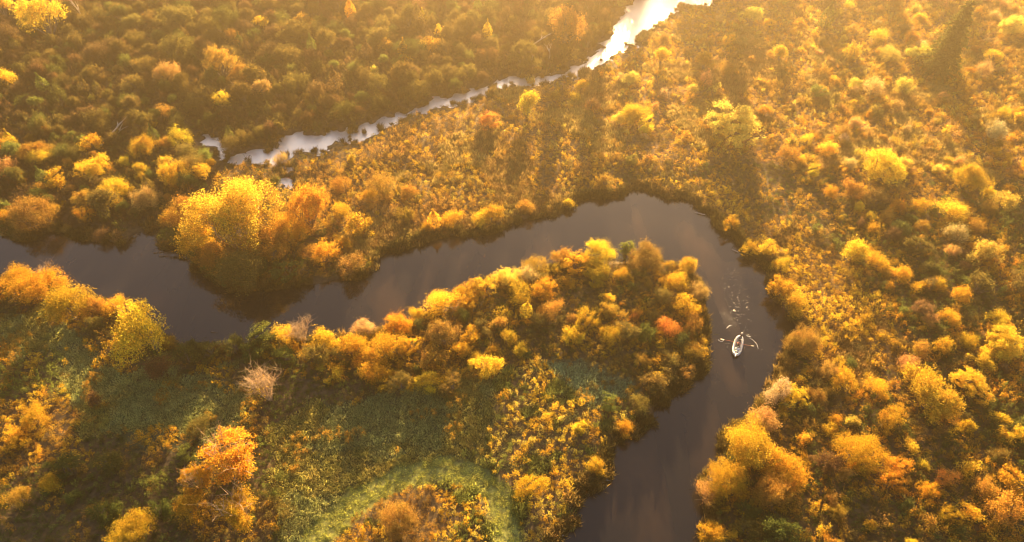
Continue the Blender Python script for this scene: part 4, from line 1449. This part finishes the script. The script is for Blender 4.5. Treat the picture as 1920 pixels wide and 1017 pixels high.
def person(loc, rz, pose, label, jacket, trousers, hat_mat, brim):
    root = empty('person', loc, rz)
    tag(root, label, 'person', 'crew of the raft')
    J = {k: Vector(v) for k, v in pose.items()}
    V, E, Rd = [], [], []

    def add(p, r, par=None):
        V.append(Vector(p))
        Rd.append(r)
        if par is not None:
            E.append((par, len(V) - 1))
        return len(V) - 1
    pel = add(J['pelvis'], (.155, .12))
    waist = add(J['pelvis'].lerp(J['chest'], .5), (.14, .105), pel)
    ch = add(J['chest'], (.165, .12), waist)
    nk = add(J['neck'], .058, ch)
    hd = add(J['head'] - Vector((0, 0, .05)), .085, nk)
    hm = add(J['head'] + Vector((0, .005, .03)), (.083, .10), hd)
    add(J['head'] + Vector((0, 0, .10)), .065, hm)
    add(J['head'] + Vector((0, .115, -.012)), .016, hm)         # nose
    for s in (-1, 1):
        add(J['head'] + Vector((s * .088, -.005, 0)), .02, hm)     # ears
        m = Vector((s, 1, 1))

        def q(k):
            return Vector(J[k + ('_r' if s > 0 else '_l')])
        sh = add(q('shoulder'), .062, ch)
        el = add(q('elbow'), .045, sh)
        wr = add(q('wrist'), .030, el)
        fd = (q('wrist') - q('elbow')).normalized()
        sidev = fd.cross(Vector((0, 0, 1))).normalized()
        palm = add(q('wrist') + fd * .075, (.034, .018), wr)
        for k, (o_, ln_) in enumerate(((-.03, .065), (-.01, .078), (.01, .074), (.03, .06))):
            f1 = add(V[palm] + fd * .035 + sidev * o_, .0095, palm)
            f2 = add(V[f1] + fd * ln_ * .5 + Vector((0, 0, -.02)), .0085, f1)
            add(V[f2] + fd * ln_ * .15 + Vector((0, 0, -.03)), .0075, f2)
        t1 = add(V[wr] + fd * .04 - sidev * s * .035, .011, wr)
        add(V[t1] + fd * .03 + Vector((0, 0, -.025)), .009, t1)
        hp = add(q('hip'), .10, pel)
        kn = add(q('knee'), .068, hp)
        an = add(q('ankle'), .045, kn)
        add(q('ankle') + Vector((0, .14, -.045)), .036, an)
    skinned('body', V, E, Rd, M_SKIN, root)
    P = J
    cv = [P['pelvis'] + Vector((0, 0, .02)), P['pelvis'].lerp(P['chest'], .5), P['chest'], P['neck'] - Vector((0, 0, .03))]
    ce = [(0, 1), (1, 2), (2, 3)]
    cr = [(.175, .14), (.165, .13), (.19, .145), .075]
    for s in ('_l', '_r'):
        b = len(cv)
        cv += [P['shoulder' + s], P['elbow' + s], P['elbow' + s].lerp(P['wrist' + s], .92)]
        ce += [(2, b), (b, b + 1), (b + 1, b + 2)]
        cr += [.08, .062, .046]
    skinned('jacket', cv, ce, cr, jacket, root)
    cv = [P['pelvis'] + Vector((0, 0, .05)), P['pelvis']]
    ce, cr = [(0, 1)], [(.165, .13), (.17, .135)]
    for s in ('_l', '_r'):
        b = len(cv)
        cv += [P['hip' + s], P['knee' + s], P['ankle' + s]]
        ce += [(1, b), (b, b + 1), (b + 1, b + 2)]
        cr += [.115, .085, .065]
    skinned('trousers', cv, ce, cr, trousers, root)
    bm = bmesh.new()
    h = P['head'] + Vector((0, 0, .055))
    rows_ = [(brim, 0), (brim * .98, .012), (.112, .02), (.108, .07), (.085, .115), (.03, .13)]
    rings = [[bm.verts.new(h + Vector((r * math.cos(a * math.pi / 8), r * 1.08 * math.sin(a * math.pi / 8), z))) for a in range(16)] for r, z in rows_]
    for a, b in zip(rings[:-1], rings[1:]):
        for k in range(16):
            bm.faces.new((a[k], a[(k + 1) % 16], b[(k + 1) % 16], b[k])).smooth = True
    bm.faces.new(rings[-1])
    bm.faces.new(rings[0][::-1])
    mesh_obj('hat', bm_mesh('hat', bm, hat_mat), root)
    return root


SIT = {'pelvis': (0, 0, .12), 'chest': (0, .03, .52), 'neck': (0, .04, .69), 'head': (0, .08, .83),
       'shoulder_l': (-.19, .04, .60), 'elbow_l': (-.33, .20, .38), 'wrist_l': (-.31, .34, .32),
       'shoulder_r': (.19, .04, .60), 'elbow_r': (.33, .20, .38), 'wrist_r': (.31, .34, .32),
       'hip_l': (-.10, .04, .10), 'knee_l': (-.15, .46, .14), 'ankle_l': (-.15, .56, -.28),
       'hip_r': (.10, .04, .10), 'knee_r': (.15, .46, .14), 'ankle_r': (.15, .56, -.28)}
STAND = {'pelvis': (0, 0, .94), 'chest': (0, .03, 1.32), 'neck': (0, .05, 1.50), 'head': (0, .09, 1.65),
         'shoulder_l': (-.19, .04, 1.42), 'elbow_l': (-.27, .14, 1.15), 'wrist_l': (-.14, .36, 1.12),
         'shoulder_r': (.19, .04, 1.42), 'elbow_r': (.30, .10, 1.15), 'wrist_r': (.20, .34, 1.22),
         'hip_l': (-.10, 0, .90), 'knee_l': (-.14, .06, .48), 'ankle_l': (-.15, 0, .08),
         'hip_r': (.10, 0, .90), 'knee_r': (.14, .06, .48), 'ankle_r': (.15, 0, .08)}
person(in_boat(0, -.10, .60), HEAD, SIT, 'seated rower in dark cap and red vest amid the raft', M_RED, M_KHAKI, M_CAP, .15)
person(in_boat(.05, 1.78, .30), HEAD, STAND, 'angler in dark jacket and pale hat standing in the bow', M_DARK, M_DARK, M_HAT, .17)
# the angler's rod
rx, ry, rz_ = in_boat(.25, 2.2, 1.55)
rod = empty('fishing_rod', (rx, ry, rz_), HEAD)
tag(rod, 'thin fishing rod held out by the angler in the bow', 'fishing rod')
bm = bmesh.new()
tube(bm, [(0, -.1, -.05), (.05, .8, .35), (.1, 1.9, .75), (.13, 2.6, .85)], [.016, .011, .007, .004], 5)
mesh_obj('blank', bm_mesh('blank', bm, M_STRAP), rod)
bm = bmesh.new()
tube(bm, [(0, -.22, -.09), (0, .1, .02)], [.02, .018], 6)
mesh_obj('grip', bm_mesh('grip', bm, M_BLADE), rod)


# oar ripples and splashes; white colour stands in for sun glints on ripples
def white_arc(pts, label, w=.09, seed=0):
    r = np.random.default_rng(seed)
    P3 = [at(px, py) for px, py in pts]
    ctr = np.array([(p[0], p[1], .0) for p in P3])
    o = empty('splash', tuple(ctr.mean(0)))
    bm = bmesh.new()
    m = []
    for a, b in zip(ctr[:-1], ctr[1:]):
        for t in np.linspace(0, 1, 5)[:-1]:
            m.append(a * (1 - t) + b * t + np.array([r.normal(0, .03), r.normal(0, .03), .03]))
    m.append(ctr[-1] + np.array([0, 0, .03]))
    m = np.array(m) - ctr.mean(0)
    rad = [w * (.35 + .65 * math.sin(math.pi * (i + .5) / len(m))) * r.uniform(.7, 1.3) for i in range(len(m))]
    tube(bm, m, rad, 6)
    for v in bm.verts:
        v.co.z = v.co.z * .5
    mesh_obj('foam_and_glint', bm_mesh('foam_and_glint', bm, M_FOAM_GLINT), o)
    tag(o, label, 'splash', 'splashes of the oars')


white_arc([(1404, 634), (1411, 637.5), (1417, 643), (1420.5, 649), (1421, 655)], 'long oar ripple with glint coloured white right of the raft', .036, 1)
white_arc([(1399, 629), (1403, 632), (1408, 631)], 'short splash off the raft bow to the right', .05, 2)
white_arc([(1346, 636), (1349, 640), (1354, 640.5), (1358, 637.5)], 'curl of white water round the left oar blade', .035, 3)
white_arc([(1362, 616), (1368, 611), (1373, 612)], 'broken riffle with glints coloured white just ahead of the raft', .04, 4)

# ------------------------------------------------------------------ morning haze
hm, ht, ho = new_mat('morning_haze')
pv = ht.nodes.new('ShaderNodeVolumePrincipled')
pv.inputs['Color'].default_value = (1.0, 0.77, 0.46, 1)
pv.inputs['Density'].default_value = 0.00056
pv.inputs['Anisotropy'].default_value = 0.84
ht.links.new(pv.outputs[0], ho.inputs['Volume'])
bm = bmesh.new()
box(bm, (0, 195, 51.0), (900, 590, 108.0))
hz = mesh_obj('haze', bm_mesh('haze', bm, hm))
tag(hz, kind='stuff')
